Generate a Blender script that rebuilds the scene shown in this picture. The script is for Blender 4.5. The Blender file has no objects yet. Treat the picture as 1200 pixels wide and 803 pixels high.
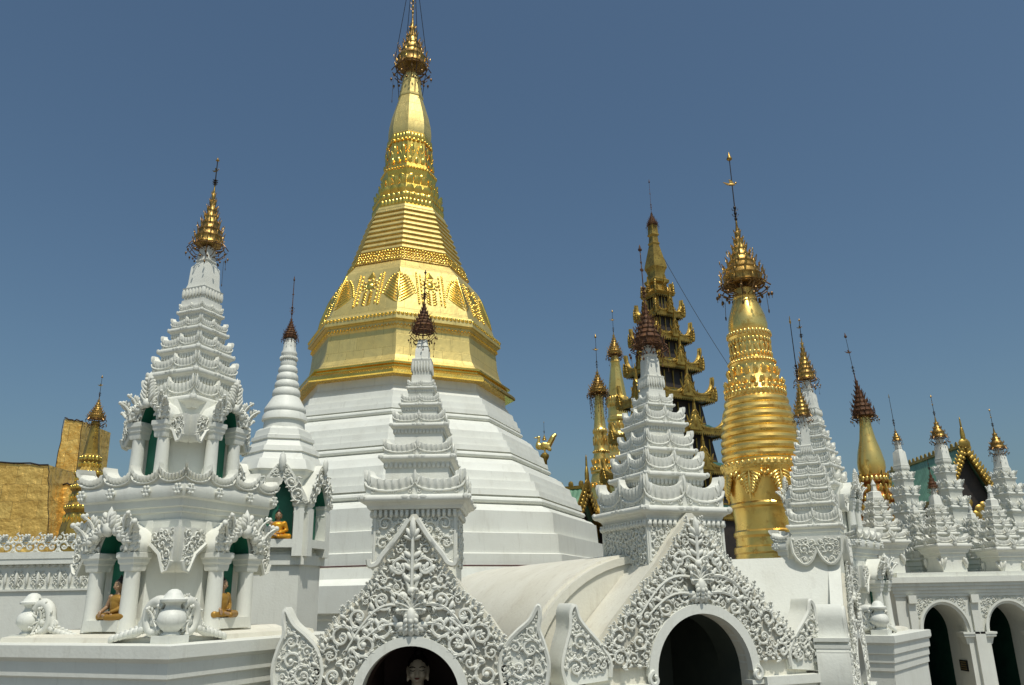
import bpy, math, random
import numpy as np
from mathutils import Matrix, Vector
from mathutils.geometry import tessellate_polygon

scene = bpy.context.scene
R = math.radians
PI = math.pi

# ------------------------------------------------------------------ camera
FPX, PITCH, ROLL, EYE = 950.0, R(17.5), R(1.0), 2.9      # focal length in photo pixels (1200 wide)
FW = np.array([0, math.cos(PITCH), math.sin(PITCH)])
_r0 = np.array([1.0, 0, 0]); _u0 = np.array([0, -math.sin(PITCH), math.cos(PITCH)])
RT = _r0 * math.cos(ROLL) - _u0 * math.sin(ROLL)
UP = _u0 * math.cos(ROLL) + _r0 * math.sin(ROLL)
EYEV = np.array([0, 0, EYE])
cam = bpy.data.cameras.new('camera')
cam.sensor_width = 36.0
cam.lens = FPX * 36.0 / 1200.0
cam.clip_start, cam.clip_end = 0.1, 5000
camo = bpy.data.objects.new('camera', cam)
scene.collection.objects.link(camo)
m = Matrix.Identity(4)
for i in range(3):
    m[i][0], m[i][1], m[i][2] = RT[i], UP[i], -FW[i]
m[2][3] = EYE
camo.matrix_world = m
scene.camera = camo

# ------------------------------------------------------------------ sun and sky
SUN_EL, SUN_AZ = R(65), R(157)        # azimuth from +Y clockwise: behind the camera, to the right
world = bpy.data.worlds.new('World'); scene.world = world; world.use_nodes = True
nt = world.node_tree
bg = nt.nodes['Background']
sky = nt.nodes.new('ShaderNodeTexSky'); sky.sky_type = 'NISHITA'
sky.sun_disc = False; sky.sun_elevation = SUN_EL; sky.sun_rotation = SUN_AZ
sky.air_density = 1.1; sky.dust_density = 2.6; sky.ozone_density = 1.4; sky.altitude = 20
tint = nt.nodes.new('ShaderNodeMix'); tint.data_type = 'RGBA'; tint.blend_type = 'MULTIPLY'; tint.inputs[0].default_value = 1.0
tint.inputs[7].default_value = (.85, 1.02, 1.05, 1)          # a polarised, slightly greenish haze
nt.links.new(sky.outputs[0], tint.inputs[6]); nt.links.new(tint.outputs[2], bg.inputs[0]); bg.inputs[1].default_value = 0.075
sl = bpy.data.lights.new('sun', 'SUN'); sl.energy = 3.3; sl.angle = R(0.55); sl.color = (1.0, 0.965, 0.88)
so = bpy.data.objects.new('sun', sl); scene.collection.objects.link(so)
sd = Vector((math.sin(SUN_AZ) * math.cos(SUN_EL), math.cos(SUN_AZ) * math.cos(SUN_EL), math.sin(SUN_EL)))
so.rotation_euler = sd.to_track_quat('Z', 'Y').to_euler()
vs = scene.view_settings
scene.display_settings.display_device = 'sRGB'
vs.view_transform = 'Standard'; vs.look = 'None'; vs.gamma = 1; vs.exposure = 0.0; vs.use_curve_mapping = False

# ------------------------------------------------------------------ measuring helpers
def at(px, py, Y):
    d = FW + (px - 600) / FPX * RT + (401.5 - py) / FPX * UP
    return EYEV + d * (Y / d[1])
class Axis:
    """a vertical line in the place, at distance Y, through a sighted point"""
    def __init__(s, px, py, Y):
        p = at(px, py, Y); s.x, s.y = p[0], Y
    def z(s, py, fwd=0.0):
        k = (401.5 - py) / FPX; y = s.y - fwd
        return EYE + (k * FW[1] * y - UP[0] * s.x - UP[1] * y) / (UP[2] - k * FW[2])
    def s(s, py, fwd=0.0):
        return ((s.y - fwd) * FW[1] + (s.z(py, fwd) - EYE) * FW[2]) / FPX
    def prof(s, pts):
        return [(h * s.s(py), s.z(py)) for py, h in pts]

# ------------------------------------------------------------------ materials
def new_mat(name):
    mt = bpy.data.materials.new(name); mt.use_nodes = True
    n = mt.node_tree.nodes; l = mt.node_tree.links
    return mt, n, l, n['Principled BSDF']
def mix(n, l, fac, a, b, mode='MIX'):
    x = n.new('ShaderNodeMix'); x.data_type = 'RGBA'; x.blend_type = mode
    for sock, v in ((x.inputs[0], fac), (x.inputs[6], a), (x.inputs[7], b)):
        if hasattr(v, 'default_value') or hasattr(v, 'is_linked'): l.new(v, sock)
        else: sock.default_value = v if not isinstance(v, tuple) else (*v, 1)[:4]
    return x.outputs[2]
def noise(n, l, vec, scale, detail=4, rough=.55):
    t = n.new('ShaderNodeTexNoise'); t.inputs['Scale'].default_value = scale
    t.inputs['Detail'].default_value = detail; t.inputs['Roughness'].default_value = rough
    l.new(vec, t.inputs['Vector']); return t.outputs[0]
def ramp(n, l, f, a, b, c0=(0, 0, 0), c1=(1, 1, 1)):
    r = n.new('ShaderNodeValToRGB'); e = r.color_ramp.elements
    e[0].position, e[1].position = a, b; e[0].color = (*c0, 1); e[1].color = (*c1, 1)
    l.new(f, r.inputs[0]); return r.outputs[0]
def mapped(n, l, sc=(1, 1, 1)):
    tc = n.new('ShaderNodeTexCoord'); mp = n.new('ShaderNodeMapping')
    mp.inputs['Scale'].default_value = sc; l.new(tc.outputs['Object'], mp.inputs[0]); return mp.outputs[0]
def bump(n, l, h, strength, dist, bs):
    b = n.new('ShaderNodeBump'); b.inputs['Strength'].default_value = strength; b.inputs['Distance'].default_value = dist
    l.new(h, b.inputs['Height']); l.new(b.outputs[0], bs.inputs['Normal'])
def white_paint(name, c0, c1, stain=(.42, .40, .33), amount=.5, rough=.5):
    mt, n, l, bs = new_mat(name)
    v = mapped(n, l); vs_ = mapped(n, l, (5, 5, .7))
    col = mix(n, l, ramp(n, l, noise(n, l, v, 1.6, 6), .35, .7), c0, c1)
    f = ramp(n, l, noise(n, l, vs_, 1.5, 7, .65), .56, .80)
    col = mix(n, l, mix(n, l, amount, (0, 0, 0), f), col, stain)
    big = ramp(n, l, noise(n, l, mapped(n, l, (1, 1, .45)), 2.7, 8, .68), .52, .74)
    col = mix(n, l, mix(n, l, amount * .55, (0, 0, 0), big), col, tuple(min(1, x * 1.15) for x in stain))
    fine = ramp(n, l, noise(n, l, mapped(n, l, (14, 14, 1.1)), 1.2, 6, .7), .60, .72)
    col = mix(n, l, mix(n, l, amount * .5, (0, 0, 0), fine), col, tuple(x * .8 for x in stain))
    sp = ramp(n, l, noise(n, l, v, 21, 3), .70, .78)
    col = mix(n, l, mix(n, l, amount * .7, (0, 0, 0), sp), col, tuple(x * .8 for x in stain))
    l.new(col, bs.inputs['Base Color'])
    bs.inputs['Roughness'].default_value = rough
    bs.inputs['Specular IOR Level'].default_value = .35
    bump(n, l, noise(n, l, v, 26, 5), .25, .012, bs)
    return mt
def metal(name, c0, c1, rough=.35, var=.15, bscale=9, bstr=.3, bdist=.03, metallic=1.0, spots=None, scale=3):
    mt, n, l, bs = new_mat(name); v = mapped(n, l)
    nz = noise(n, l, v, scale, 6)
    col = mix(n, l, ramp(n, l, nz, .35, .68), c0, c1)
    if spots:
        col = mix(n, l, ramp(n, l, noise(n, l, v, scale * 3.3, 6, .7), .55, .66), col, spots)
    l.new(col, bs.inputs['Base Color']); bs.inputs['Metallic'].default_value = metallic
    mr = n.new('ShaderNodeMapRange'); l.new(noise(n, l, v, scale * 4, 4), mr.inputs[0])
    mr.inputs[3].default_value = rough - var * .5; mr.inputs[4].default_value = rough + var * .5
    l.new(mr.outputs[0], bs.inputs['Roughness'])
    bump(n, l, noise(n, l, v, bscale, 4), bstr, bdist, bs)
    bs.inputs['Specular IOR Level'].default_value = .25
    return mt
def plated(name, c0, c1, dull):
    mt, n, l, bs = new_mat(name); v = mapped(n, l)
    tc = n.new('ShaderNodeTexCoord'); sp = n.new('ShaderNodeSeparateXYZ'); cb = n.new('ShaderNodeCombineXYZ'); l.new(tc.outputs['Object'], sp.inputs[0])
    at2 = n.new('ShaderNodeMath'); at2.operation = 'ARCTAN2'; l.new(sp.outputs[1], at2.inputs[0]); l.new(sp.outputs[0], at2.inputs[1])
    ml = n.new('ShaderNodeMath'); ml.operation = 'MULTIPLY'; l.new(at2.outputs[0], ml.inputs[0]); ml.inputs[1].default_value = 3.0
    l.new(ml.outputs[0], cb.inputs[0]); l.new(sp.outputs[2], cb.inputs[1])
    br = n.new('ShaderNodeTexBrick'); l.new(cb.outputs[0], br.inputs[0]); br.inputs['Scale'].default_value = 1.0
    br.inputs['Brick Width'].default_value = .62; br.inputs['Row Height'].default_value = .42; br.inputs['Mortar Size'].default_value = .006
    br.inputs['Color1'].default_value = (*c0, 1); br.inputs['Color2'].default_value = (*c1, 1); br.inputs['Mortar'].default_value = (*(x * .55 for x in c1), 1)
    col = mix(n, l, ramp(n, l, noise(n, l, v, 1.4, 8, .65), .48, .72), br.outputs[0], dull)
    col = mix(n, l, mix(n, l, .55, (0, 0, 0), ramp(n, l, noise(n, l, mapped(n, l, (6, 6, .7)), 1.3, 7, .68), .55, .74)), col, tuple(x * .62 for x in dull))
    l.new(col, bs.inputs['Base Color']); bs.inputs['Metallic'].default_value = .70
    mr = n.new('ShaderNodeMapRange'); l.new(noise(n, l, v, 5, 5), mr.inputs[0]); mr.inputs[3].default_value = .34; mr.inputs[4].default_value = .58
    l.new(mr.outputs[0], bs.inputs['Roughness'])
    ad = n.new('ShaderNodeMath'); ad.operation = 'MULTIPLY_ADD'; l.new(br.outputs[1], ad.inputs[0]); ad.inputs[1].default_value = -.6; l.new(noise(n, l, v, 4.5, 3), ad.inputs[2])
    bump(n, l, ad.outputs[0], .30, .03, bs)
    return mt
def plain(name, c, rough=.6, c2=None, scale=4, metallic=0.0, bs_=.15):
    mt, n, l, bs = new_mat(name); v = mapped(n, l)
    c2 = c2 or tuple(x * .7 for x in c)
    l.new(mix(n, l, ramp(n, l, noise(n, l, v, scale, 6), .35, .7), c, c2), bs.inputs['Base Color'])
    bs.inputs['Roughness'].default_value = rough; bs.inputs['Metallic'].default_value = metallic
    bump(n, l, noise(n, l, v, scale * 6, 4), bs_, .01, bs)
    return mt
def foil(name):
    mt, n, l, bs = new_mat(name)
    v = mapped(n, l)
    tc = n.new('ShaderNodeTexCoord'); sp = n.new('ShaderNodeSeparateXYZ'); cb = n.new('ShaderNodeCombineXYZ')
    l.new(tc.outputs['Object'], sp.inputs[0])
    ad = n.new('ShaderNodeMath'); l.new(sp.outputs[0], ad.inputs[0]); l.new(sp.outputs[1], ad.inputs[1])
    l.new(ad.outputs[0], cb.inputs[0]); wz = noise(n, l, v, .9, 3); wob = n.new('ShaderNodeMath'); wob.operation = 'MULTIPLY_ADD'; l.new(wz, wob.inputs[0]); wob.inputs[1].default_value = .45; l.new(sp.outputs[2], wob.inputs[2]); l.new(wob.outputs[0], cb.inputs[1])
    br = n.new('ShaderNodeTexBrick'); l.new(cb.outputs[0], br.inputs[0])
    br.inputs['Scale'].default_value = 1.0; br.inputs['Mortar Size'].default_value = .007
    br.inputs['Brick Width'].default_value = .95; br.inputs['Row Height'].default_value = .62
    br.inputs['Color1'].default_value = (.92, .61, .17, 1); br.inputs['Color2'].default_value = (.82, .50, .12, 1)
    br.inputs['Mortar'].default_value = (.42, .26, .08, 1)
    col = mix(n, l, ramp(n, l, noise(n, l, v, 2.3, 6), .5, .72), br.outputs[0], (.78, .48, .12))
    l.new(col, bs.inputs['Base Color']); bs.inputs['Metallic'].default_value = .5; bs.inputs['Roughness'].default_value = .4
    mm = n.new('ShaderNodeMath'); mm.operation = 'MULTIPLY_ADD'
    l.new(noise(n, l, v, 2.6, 4, .5), mm.inputs[0]); mm.inputs[1].default_value = 2.0
    sb = n.new('ShaderNodeMath'); sb.operation = 'MULTIPLY'; l.new(br.outputs[1], sb.inputs[0]); sb.inputs[1].default_value = -.5
    l.new(sb.outputs[0], mm.inputs[2])
    bump(n, l, mm.outputs[0], .8, .10, bs)
    return mt
def corrugated(name, c):
    mt, n, l, bs = new_mat(name); v = mapped(n, l)
    l.new(mix(n, l, ramp(n, l, noise(n, l, v, 1.7, 6), .4, .75), c, tuple(x * 1.5 + .02 for x in c)), bs.inputs['Base Color'])
    bs.inputs['Roughness'].default_value = .42
    return mt

WHITE = white_paint('white_limewash', (.745, .75, .675), (.69, .69, .615), amount=.42)
WHITE2 = white_paint('white_carved_stucco', (.735, .735, .66), (.66, .655, .575), stain=(.42, .40, .32), amount=.42, rough=.55)
CREAM = white_paint('cream_roof_plaster', (.73, .705, .60), (.66, .63, .52), stain=(.46, .41, .32), amount=.75, rough=.6)
CARVING_SHADE = white_paint('shaded_carving_ground', (.56, .54, .46), (.47, .45, .37), stain=(.3, .28, .22), amount=.5, rough=.8)  # stucco tone darkened, painting shade into the gaps of the carving
GOLD_PALE = plated('pale_gilding', (.84, .66, .245), (.78, .60, .21), (.67, .52, .19))
GOLD_TRIM = metal('bright_gold_trim', (1.0, .70, .16), (.86, .56, .10), .27, .12, 12, .3, .02, .97)
GOLD_LEAF = metal('deep_gold_leaf', (1.0, .72, .23), (.90, .59, .15), .30, .16, 3.5, .30, .03, .86, spots=(.72, .42, .10), scale=1.2)
GOLD_OLD = metal('old_gold_paint', (.50, .34, .08), (.30, .19, .045), .42, .2, 14, .4, .02, .75, spots=(.10, .07, .03))
GOLD_HTI = metal('gilded_umbrella', (.54, .35, .10), (.24, .14, .045), .42, .2, 18, .4, .02, 1.0, spots=(.2, .12, .05))
RUST = metal('rusty_red_iron', (.125, .052, .022), (.05, .026, .015), .65, .2, 18, .4, .02, .1, spots=(.30, .15, .04), scale=9)
ORNATE = metal('red_gold_mosaic', (.55, .27, .05), (.33, .10, .03), .38, .2, 20, .5, .03, .8, spots=(.30, .04, .02), scale=5)
DARKIRON = plain('dark_iron', (.045, .035, .03), .45, metallic=.6)
BELLBROWN = plain('dark_bronze_bells', (.10, .055, .025), .35, (.28, .16, .05), 16, metallic=.8)
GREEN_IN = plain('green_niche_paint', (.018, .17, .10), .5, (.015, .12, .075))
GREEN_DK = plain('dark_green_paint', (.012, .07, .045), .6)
GREEN_ROOF = corrugated('green_roof_metal', (.13, .26, .16))
GREEN_TIER = corrugated('dark_green_tiers', (.02, .075, .05))
DARKWOOD = plain('dark_stained_timber', (.022, .017, .014), .6, (.04, .028, .02))
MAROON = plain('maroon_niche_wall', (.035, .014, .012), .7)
FOIL = foil('gilded_sheet_cladding')
SKIN_PALE = plain('pale_painted_face', (.62, .56, .45), .4, (.55, .48, .38))
SKIN_GOLD = plain('tan_painted_skin', (.36, .23, .13), .4, (.30, .18, .10))
ROBE = metal('yellow_gold_robe', (.75, .38, .03), (.55, .24, .02), .38, .1, 25, .3, .01, .35)
ROBE_SHADED = metal('shade_dimmed_gold_robe', (.40, .23, .05), (.28, .15, .03), .45, .1, 25, .3, .01, .3)  # robe colour lowered to paint in the shade of the corner shrine niches
BLACK = plain('black_hair_lacquer', (.012, .010, .010), .35)
LIP = plain('painted_lips', (.20, .05, .035), .5)
JAMB_SHADE = plain('shade_dimmed_jamb', (.045, .055, .042), .7, (.03, .04, .032))  # jamb colour darkened to stand for the dimness inside the arch
PIPE_M = plain('reddish_conduit', (.10, .04, .035), .5)
PLAQUE_M = plain('black_plaque', (.012, .012, .012), .3)
LETTER = plain('faded_gilt_lettering', (.30, .22, .10), .5)
PAVE = plain('stone_paving', (.24, .22, .19), .7, (.17, .155, .13), 1.5)
WIRE = plain('grey_wire', (.10, .10, .10), .5)

# ------------------------------------------------------------------ mesh builder
I4 = np.eye(4)
def T(x=0, y=0, z=0):
    a = np.eye(4); a[:3, 3] = (x, y, z); return a
def RZ(a):
    a_ = np.eye(4); c, s = math.cos(a), math.sin(a); a_[0, 0] = c; a_[0, 1] = -s; a_[1, 0] = s; a_[1, 1] = c; return a_
def RX(a):
    a_ = np.eye(4); c, s = math.cos(a), math.sin(a); a_[1, 1] = c; a_[1, 2] = -s; a_[2, 1] = s; a_[2, 2] = c; return a_
def RY(a):
    a_ = np.eye(4); c, s = math.cos(a), math.sin(a); a_[0, 0] = c; a_[0, 2] = s; a_[2, 0] = -s; a_[2, 2] = c; return a_
def SC(a, b=None, c=None):
    return np.diag([a, a if b is None else b, a if c is None else c, 1.0])
_ell = {}
def _unit_ell(seg, rings):
    if (seg, rings) not in _ell:
        v = [(0, 0, -1)]
        for j in range(1, rings):
            t = -PI / 2 + PI * j / rings
            for i in range(seg):
                a = 2 * PI * i / seg
                v.append((math.cos(t) * math.cos(a), math.cos(t) * math.sin(a), math.sin(t)))
        v.append((0, 0, 1)); f = []
        for i in range(seg):
            f.append((0, 1 + (i + 1) % seg, 1 + i))
            for j in range(rings - 2):
                b = 1 + j * seg
                f.append((b + i, b + (i + 1) % seg, b + seg + (i + 1) % seg, b + seg + i))
            b = 1 + (rings - 2) * seg
            f.append((b + i, b + (i + 1) % seg, len(v) - 1))
        _ell[(seg, rings)] = (np.array(v, float), f)
    return _ell[(seg, rings)]

class MB:
    def __init__(s): s.v = []; s.f = []; s.n = 0
    def add(s, v, f, M=None):
        v = np.asarray(v, float).reshape(-1, 3)
        if M is not None: v = v @ M[:3, :3].T + M[:3, 3]
        n = s.n; s.v.append(v); s.f.extend([tuple(i + n for i in q) for q in f]); s.n += len(v)
    def merge(s, o, M=None):
        if o.n: s.add(np.concatenate(o.v), o.f, M)
    def grid(s, P, M=None, closed=False, flip=False):
        P = np.asarray(P, float); a, b = P.shape[:2]; f = []
        for i in range(a if closed else a - 1):
            k = (i + 1) % a
            for j in range(b - 1):
                q = (i * b + j, k * b + j, k * b + j + 1, i * b + j + 1)
                f.append(q[::-1] if flip else q)
        s.add(P.reshape(-1, 3), f, M)
    def sweep(s, prof, n=32, rot=0.0, apothem=False, M=None, cap=True):
        k = 1 / math.cos(PI / n) if apothem else 1.0
        a = rot + (np.arange(n) + .5) * 2 * PI / n
        P = np.zeros((n, len(prof), 3))
        for j, (r, z) in enumerate(prof):
            r = max(r, 1e-4)
            P[:, j, 0] = np.cos(a) * r * k; P[:, j, 1] = np.sin(a) * r * k; P[:, j, 2] = z
        up = prof[-1][1] >= prof[0][1]
        s.grid(P, M, True, not up)
        m_ = len(prof); base = s.n - n * m_
        if cap:
            lo = [base + i * m_ for i in range(n)]; hi = [base + i * m_ + m_ - 1 for i in range(n)]
            if not up: lo, hi = hi, lo
            s.f.append(tuple(lo[::-1])); s.f.append(tuple(hi))
    def box(s, c, size, M=None):
        x, y, z = (np.array(size) / 2)
        v = [(sx * x + c[0], sy * y + c[1], sz * z + c[2]) for sx in (-1, 1) for sy in (-1, 1) for sz in (-1, 1)]
        s.add(v, [(0, 1, 3, 2), (4, 6, 7, 5), (0, 4, 5, 1), (2, 3, 7, 6), (0, 2, 6, 4), (1, 5, 7, 3)], M)
    def ell(s, c, ax, M=None, seg=6, rings=4, rot=None):
        v, f = _unit_ell(seg, rings)
        v = v * np.array(ax if hasattr(ax, '__len__') else (ax, ax, ax))
        if rot is not None: v = v @ rot[:3, :3].T
        s.add(v + np.array(c), f, M)
    def tube(s, path, rad, seg=5, M=None, caps=True):
        p = np.asarray(path, float); n = len(p)
        rad = np.full(n, rad) if np.isscalar(rad) else np.asarray(rad, float)
        t = np.gradient(p, axis=0); t /= np.linalg.norm(t, axis=1)[:, None] + 1e-12
        ref = np.array([0, 1.0, 0]) if abs(t[:, 1]).mean() < .8 else np.array([1.0, 0, 0])
        x = np.cross(t, ref); x /= np.linalg.norm(x, axis=1)[:, None] + 1e-12
        y = np.cross(t, x)
        a = np.arange(seg) * 2 * PI / seg
        P = p[None] + rad[None, :, None] * (np.cos(a)[:, None, None] * x[None] + np.sin(a)[:, None, None] * y[None])
        s.grid(P, M, True)
        if caps:
            b = s.n - seg * n
            s.f.append(tuple(b + i * n for i in range(seg))); s.f.append(tuple(b + i * n + n - 1 for i in range(seg))[::-1])
    def prism(s, poly, y0, y1, M=None):
        """poly in (x, z), counter clockwise seen from -y; y0 is the front"""
        poly = [tuple(q) for q in poly]; n = len(poly)
        tr = tessellate_polygon([[Vector((a, b, 0)) for a, b in poly]])
        v = [(a, y0, b) for a, b in poly] + [(a, y1, b) for a, b in poly]
        f = []
        for t3 in tr:
            a, b, c = t3
            ar = (poly[b][0] - poly[a][0]) * (poly[c][1] - poly[a][1]) - (poly[b][1] - poly[a][1]) * (poly[c][0] - poly[a][0])
            if ar < 0: a, c = c, a
            f.append((a, b, c)); f.append((c + n, b + n, a + n))
        A = sum(poly[i][0] * poly[(i + 1) % n][1] - poly[(i + 1) % n][0] * poly[i][1] for i in range(n))
        for i in range(n):
            j = (i + 1) % n
            q = (i, i + n, j + n, j); f.append(q if A > 0 else q[::-1])
        s.add(v, f, M)
    def build(s, name, mat, parent=None, sharp=38):
        me = bpy.data.meshes.new(name)
        V = np.concatenate(s.v) if s.v else np.zeros((0, 3))
        me.from_pydata(V.tolist(), [], s.f); me.update()
        me.polygons.foreach_set('use_smooth', [True] * len(me.polygons))
        me.set_sharp_from_angle(angle=R(sharp))
        me.materials.append(mat)
        o = bpy.data.objects.new(name, me); scene.collection.objects.link(o)
        if parent is not None: o.parent = parent
        return o
def tag(o, label=None, cat=None, group=None, kind=None):
    if label: o['label'] = label
    if cat: o['category'] = cat
    if group: o['group'] = group
    if kind: o['kind'] = kind
    return o
def thing(name, label, cat, loc=(0, 0, 0), rz=0.0, group=None):
    o = bpy.data.objects.new(name, None); scene.collection.objects.link(o)
    o.location = [float(q) for q in loc]; o.rotation_euler = (0, 0, rz); o.empty_display_size = .2
    return tag(o, label, cat, group)
def copy_tree(o, parent=None):
    c = o.copy(); scene.collection.objects.link(c)
    if parent is not None: c.parent = parent
    for ch in list(o.children): copy_tree(ch, c)
    return c

# ------------------------------------------------------------------ carving
def seg_dist(P, poly):
    poly = np.asarray(poly, float); d = np.full(len(P), 1e9); ins = np.zeros(len(P), bool)
    for i in range(len(poly)):
        a, b = poly[i], poly[(i + 1) % len(poly)]; e = b - a
        t = np.clip(((P - a) @ e) / (e @ e + 1e-12), 0, 1)
        d = np.minimum(d, np.linalg.norm(P - a - t[:, None] * e, axis=1))
        c = (a[1] > P[:, 1]) != (b[1] > P[:, 1])
        with np.errstate(divide='ignore', invalid='ignore'):
            xi = (b[0] - a[0]) * (P[:, 1] - a[1]) / (b[1] - a[1]) + a[0]
        ins ^= c & (P[:, 0] < xi)
    return np.where(ins, d, -d)
def pack(sdf, box, rmin, rmax, rng, steps=7, tries=700, gap=.86):
    cs = []
    for r in np.geomspace(rmax, rmin, steps):
        c = np.stack([rng.uniform(box[0], box[1], int(tries * (1 + 2 * (rmin / r)))), rng.uniform(box[2], box[3], int(tries * (1 + 2 * (rmin / r))))], 1)
        d = sdf(c); c = c[d > r * (.80 if r > rmin * 2 else .6)]
        for p in c:
            if all((p[0] - q[0]) ** 2 + (p[1] - q[1]) ** 2 > ((r + q[2]) * gap) ** 2 for q in cs):
                cs.append((p[0], p[1], r))
    return cs
def leaf(mb, x, z, ang, L, W, H, w, M):
    rot = RY(-ang)
    mb.ell((x + math.cos(ang) * L * .5, -w, z + math.sin(ang) * L * .5), (L * .5, H, W * .5), M, 6, 4, rot)
def spiral(mb, cx, cz, r, phi, hand, lift, M, lo=False, leaves=True):
    n = 13 if lo else 24
    t = np.linspace(0, 1, n); a = phi + hand * 2 * PI * 1.3 * t; rr = r * (.92 - .70 * t)
    d = r * .30
    p = np.stack([cx + rr * np.cos(a), -(lift + d * (.35 + .65 * t)), cz + rr * np.sin(a)], 1)
    mb.tube(p, r * (.155 - .06 * t), 4 if lo else 6, M, False)
    kind = int(abs(phi) * 97) % 3
    if kind == 0 or lo: mb.ell((cx, -(lift + d * .9), cz), (r * .22, r * .20, r * .22), M, 7, 5)
    elif kind == 1:
        for q in range(6): leaf(mb, cx, cz, phi + q * PI / 3, r * .40, r * .20, r * .10, lift + d * .8, M)
        mb.ell((cx, -(lift + d * 1.0), cz), r * .10, M, 6, 4)
    else:
        for q in range(4): leaf(mb, cx - math.cos(phi) * r * .2, cz - math.sin(phi) * r * .2, phi + (q - 1.5) * .5, r * .55, r * .17, r * .09, lift + d * .8, M)
    if not leaves: return
    for k, tt in enumerate((.03, .14, .26, .40) if lo else (.02, .11, .20, .30, .42, .55)):
        i = int(tt * (n - 1)); an = a[i] + hand * 1.0
        L = r * (.62 - .3 * tt)
        leaf(mb, p[i, 0], p[i, 2], an, L, L * .42, r * .16, lift + d * .55, M)
        if not lo:
            leaf(mb, p[i, 0], p[i, 2], a[i] + PI + hand * -.9, L * .6, L * .34, r * .12, lift + d * .5, M)
            leaf(mb, p[i, 0], p[i, 2], an + hand * .55, L * .8, L * .30, r * .12, lift + d * .75, M)
def carve(mb, sdf, box, rmax, rmin, seed, M=None, mirror=True, lift=0.0, lo=False, steps=7, tries=700, stems=True):
    rng = np.random.default_rng(seed)
    b = (box[0], -rmin * .6, box[2], box[3]) if mirror else box
    sd_ = (lambda P: np.minimum(sdf(P), -P[:, 0] + 0.004)) if mirror else sdf
    cs = pack(sd_, b, rmin, rmax, rng, steps, tries)
    big = [c for c in cs if c[2] > rmin * 1.3]
    for (x, z, r) in cs:
        phi = rng.uniform(0, 2 * PI); h = rng.choice((-1, 1))
        for sx in ((1, -1) if mirror else (1,)):
            ph = phi if sx == 1 else PI - phi
            if r < rmin * 1.45:
                q = r * 1.0
                if int(phi * 50) % 3 == 0:
                    mb.ell((sx * x, -(lift + q * .35), z), (q * .62, q * .55, q * .62), M, 8, 5)
                for k in range(5):
                    an = ph + sx * (k - 2) * .62
                    leaf(mb, sx * x - math.cos(ph) * q * .6, z - math.sin(ph) * q * .6, an, q * (1.55 - .2 * abs(k - 2)), q * .52, q * .30, lift + q * (.25 + .1 * (k % 2)), M)
            else:
                spiral(mb, sx * x, z, r, ph, h * sx, lift, M, lo)
        if stems and big:
            q = min((c for c in big if c[:2] != (x, z)), key=lambda c: abs(math.hypot(c[0] - x, c[1] - z) - c[2] - r), default=None)
            if q:
                for sx in ((1, -1) if mirror else (1,)):
                    p0 = np.array([sx * x, z]); p1 = np.array([sx * q[0], q[1]]); e = p1 - p0; L = np.linalg.norm(e) + 1e-9
                    nn = np.array([-e[1], e[0]]) / L * min(r, q[2]) * .8 * sx * h
                    tt = np.linspace(0, 1, 7)[:, None]
                    pp = p0 + e * tt + nn * np.sin(PI * tt) 
                    mb.tube(np.stack([pp[:, 0], np.full(7, -(lift + min(r, q[2]) * .12)), pp[:, 1]], 1), min(r, q[2]) * .13, 4, M, False)
def acanthus(mb, x, z, ang, L, W, w, M, curl=.35, n=5, side=1):
    """a lobed leaf with a rib, bending as it goes and curling over at the tip"""
    N = 9; t = np.linspace(0, 1, N); a = ang + side * curl * 1.6 * t ** 1.5
    px = x + np.concatenate([[0], np.cumsum(np.cos(a[:-1]))]) * L / (N - 1); pz = z + np.concatenate([[0], np.cumsum(np.sin(a[:-1]))]) * L / (N - 1)
    py = -(w + L * .30 * t ** 2)
    mb.tube(np.stack([px, py - W * .10, pz], 1), np.linspace(W * .13, W * .06, N), 5, M, False)
    for k in range(n):
        tt = (k + .4) / n; i = int(tt * (N - 1)); ww = W * .5 * (math.sin(PI * (.25 + .65 * tt)))
        for sx in (-1, 1):
            an = a[i] + sx * (.95 - .25 * tt); l = ww * 1.35
            mb.ell((px[i] + math.cos(an) * l * .5, py[i], pz[i] + math.sin(an) * l * .5), (l * .55, W * .12, W * .15), M, 6, 4, RY(-an))
    mb.ell((px[-1], py[-1] - W * .05, pz[-1]), (W * .16, W * .16, W * .16), M, 7, 5)
def rect_sdf(x0, x1, z0, z1):
    return lambda P: np.minimum(np.minimum(P[:, 0] - x0, x1 - P[:, 0]), np.minimum(P[:, 1] - z0, z1 - P[:, 1]))

def crest(mb, half, h, nsw, t, M, ribs=7, lean=.0, dip=.40, mitre=1.0):
    """wavy crest along one side: swags between pointed peaks, ribbed like a row of petals; faces -y, stands on z=0"""
    N = int(nsw * (ribs * 4)) + 1
    u = np.linspace(-1, 1, N); g = nsw * (u + 1) / 2; fr = g - np.floor(g); fr[-1] = 1.0
    x = 2 * fr - 1; arc = np.sqrt(np.clip(1 - x * x, 0, 1))
    top = h * (1 - dip * arc); low = h * (.44 - .36 * arc)
    rib = .5 + .5 * np.cos(2 * PI * fr * ribs)
    rows = [(0 * top, .55 + 0 * u), (low * .6, .55 + 0 * u), (low, .6 + 0 * u), (low + h * .035, 1.25 + 0 * u), (low + h * .075, 1.25 + 0 * u), (low + h * .11, .55 + 0 * u),
            (low + (top - low) * .45, .55 + .75 * rib), (low + (top - low) * .82, .65 + .85 * rib), (top - h * .03 * (1 - rib), .75 + .45 * rib), (top, .35 + .3 * rib), (top - h * .02, -1.6 + 0 * u), (0 * top, -1.6 + 0 * u)]
    P = np.zeros((N, len(rows), 3))
    for j, (z, w) in enumerate(rows):
        off = t * w + lean * z * .6
        P[:, j, 0] = u * (half + mitre * off); P[:, j, 1] = -off; P[:, j, 2] = z
    mb.grid(P, M)
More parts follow.
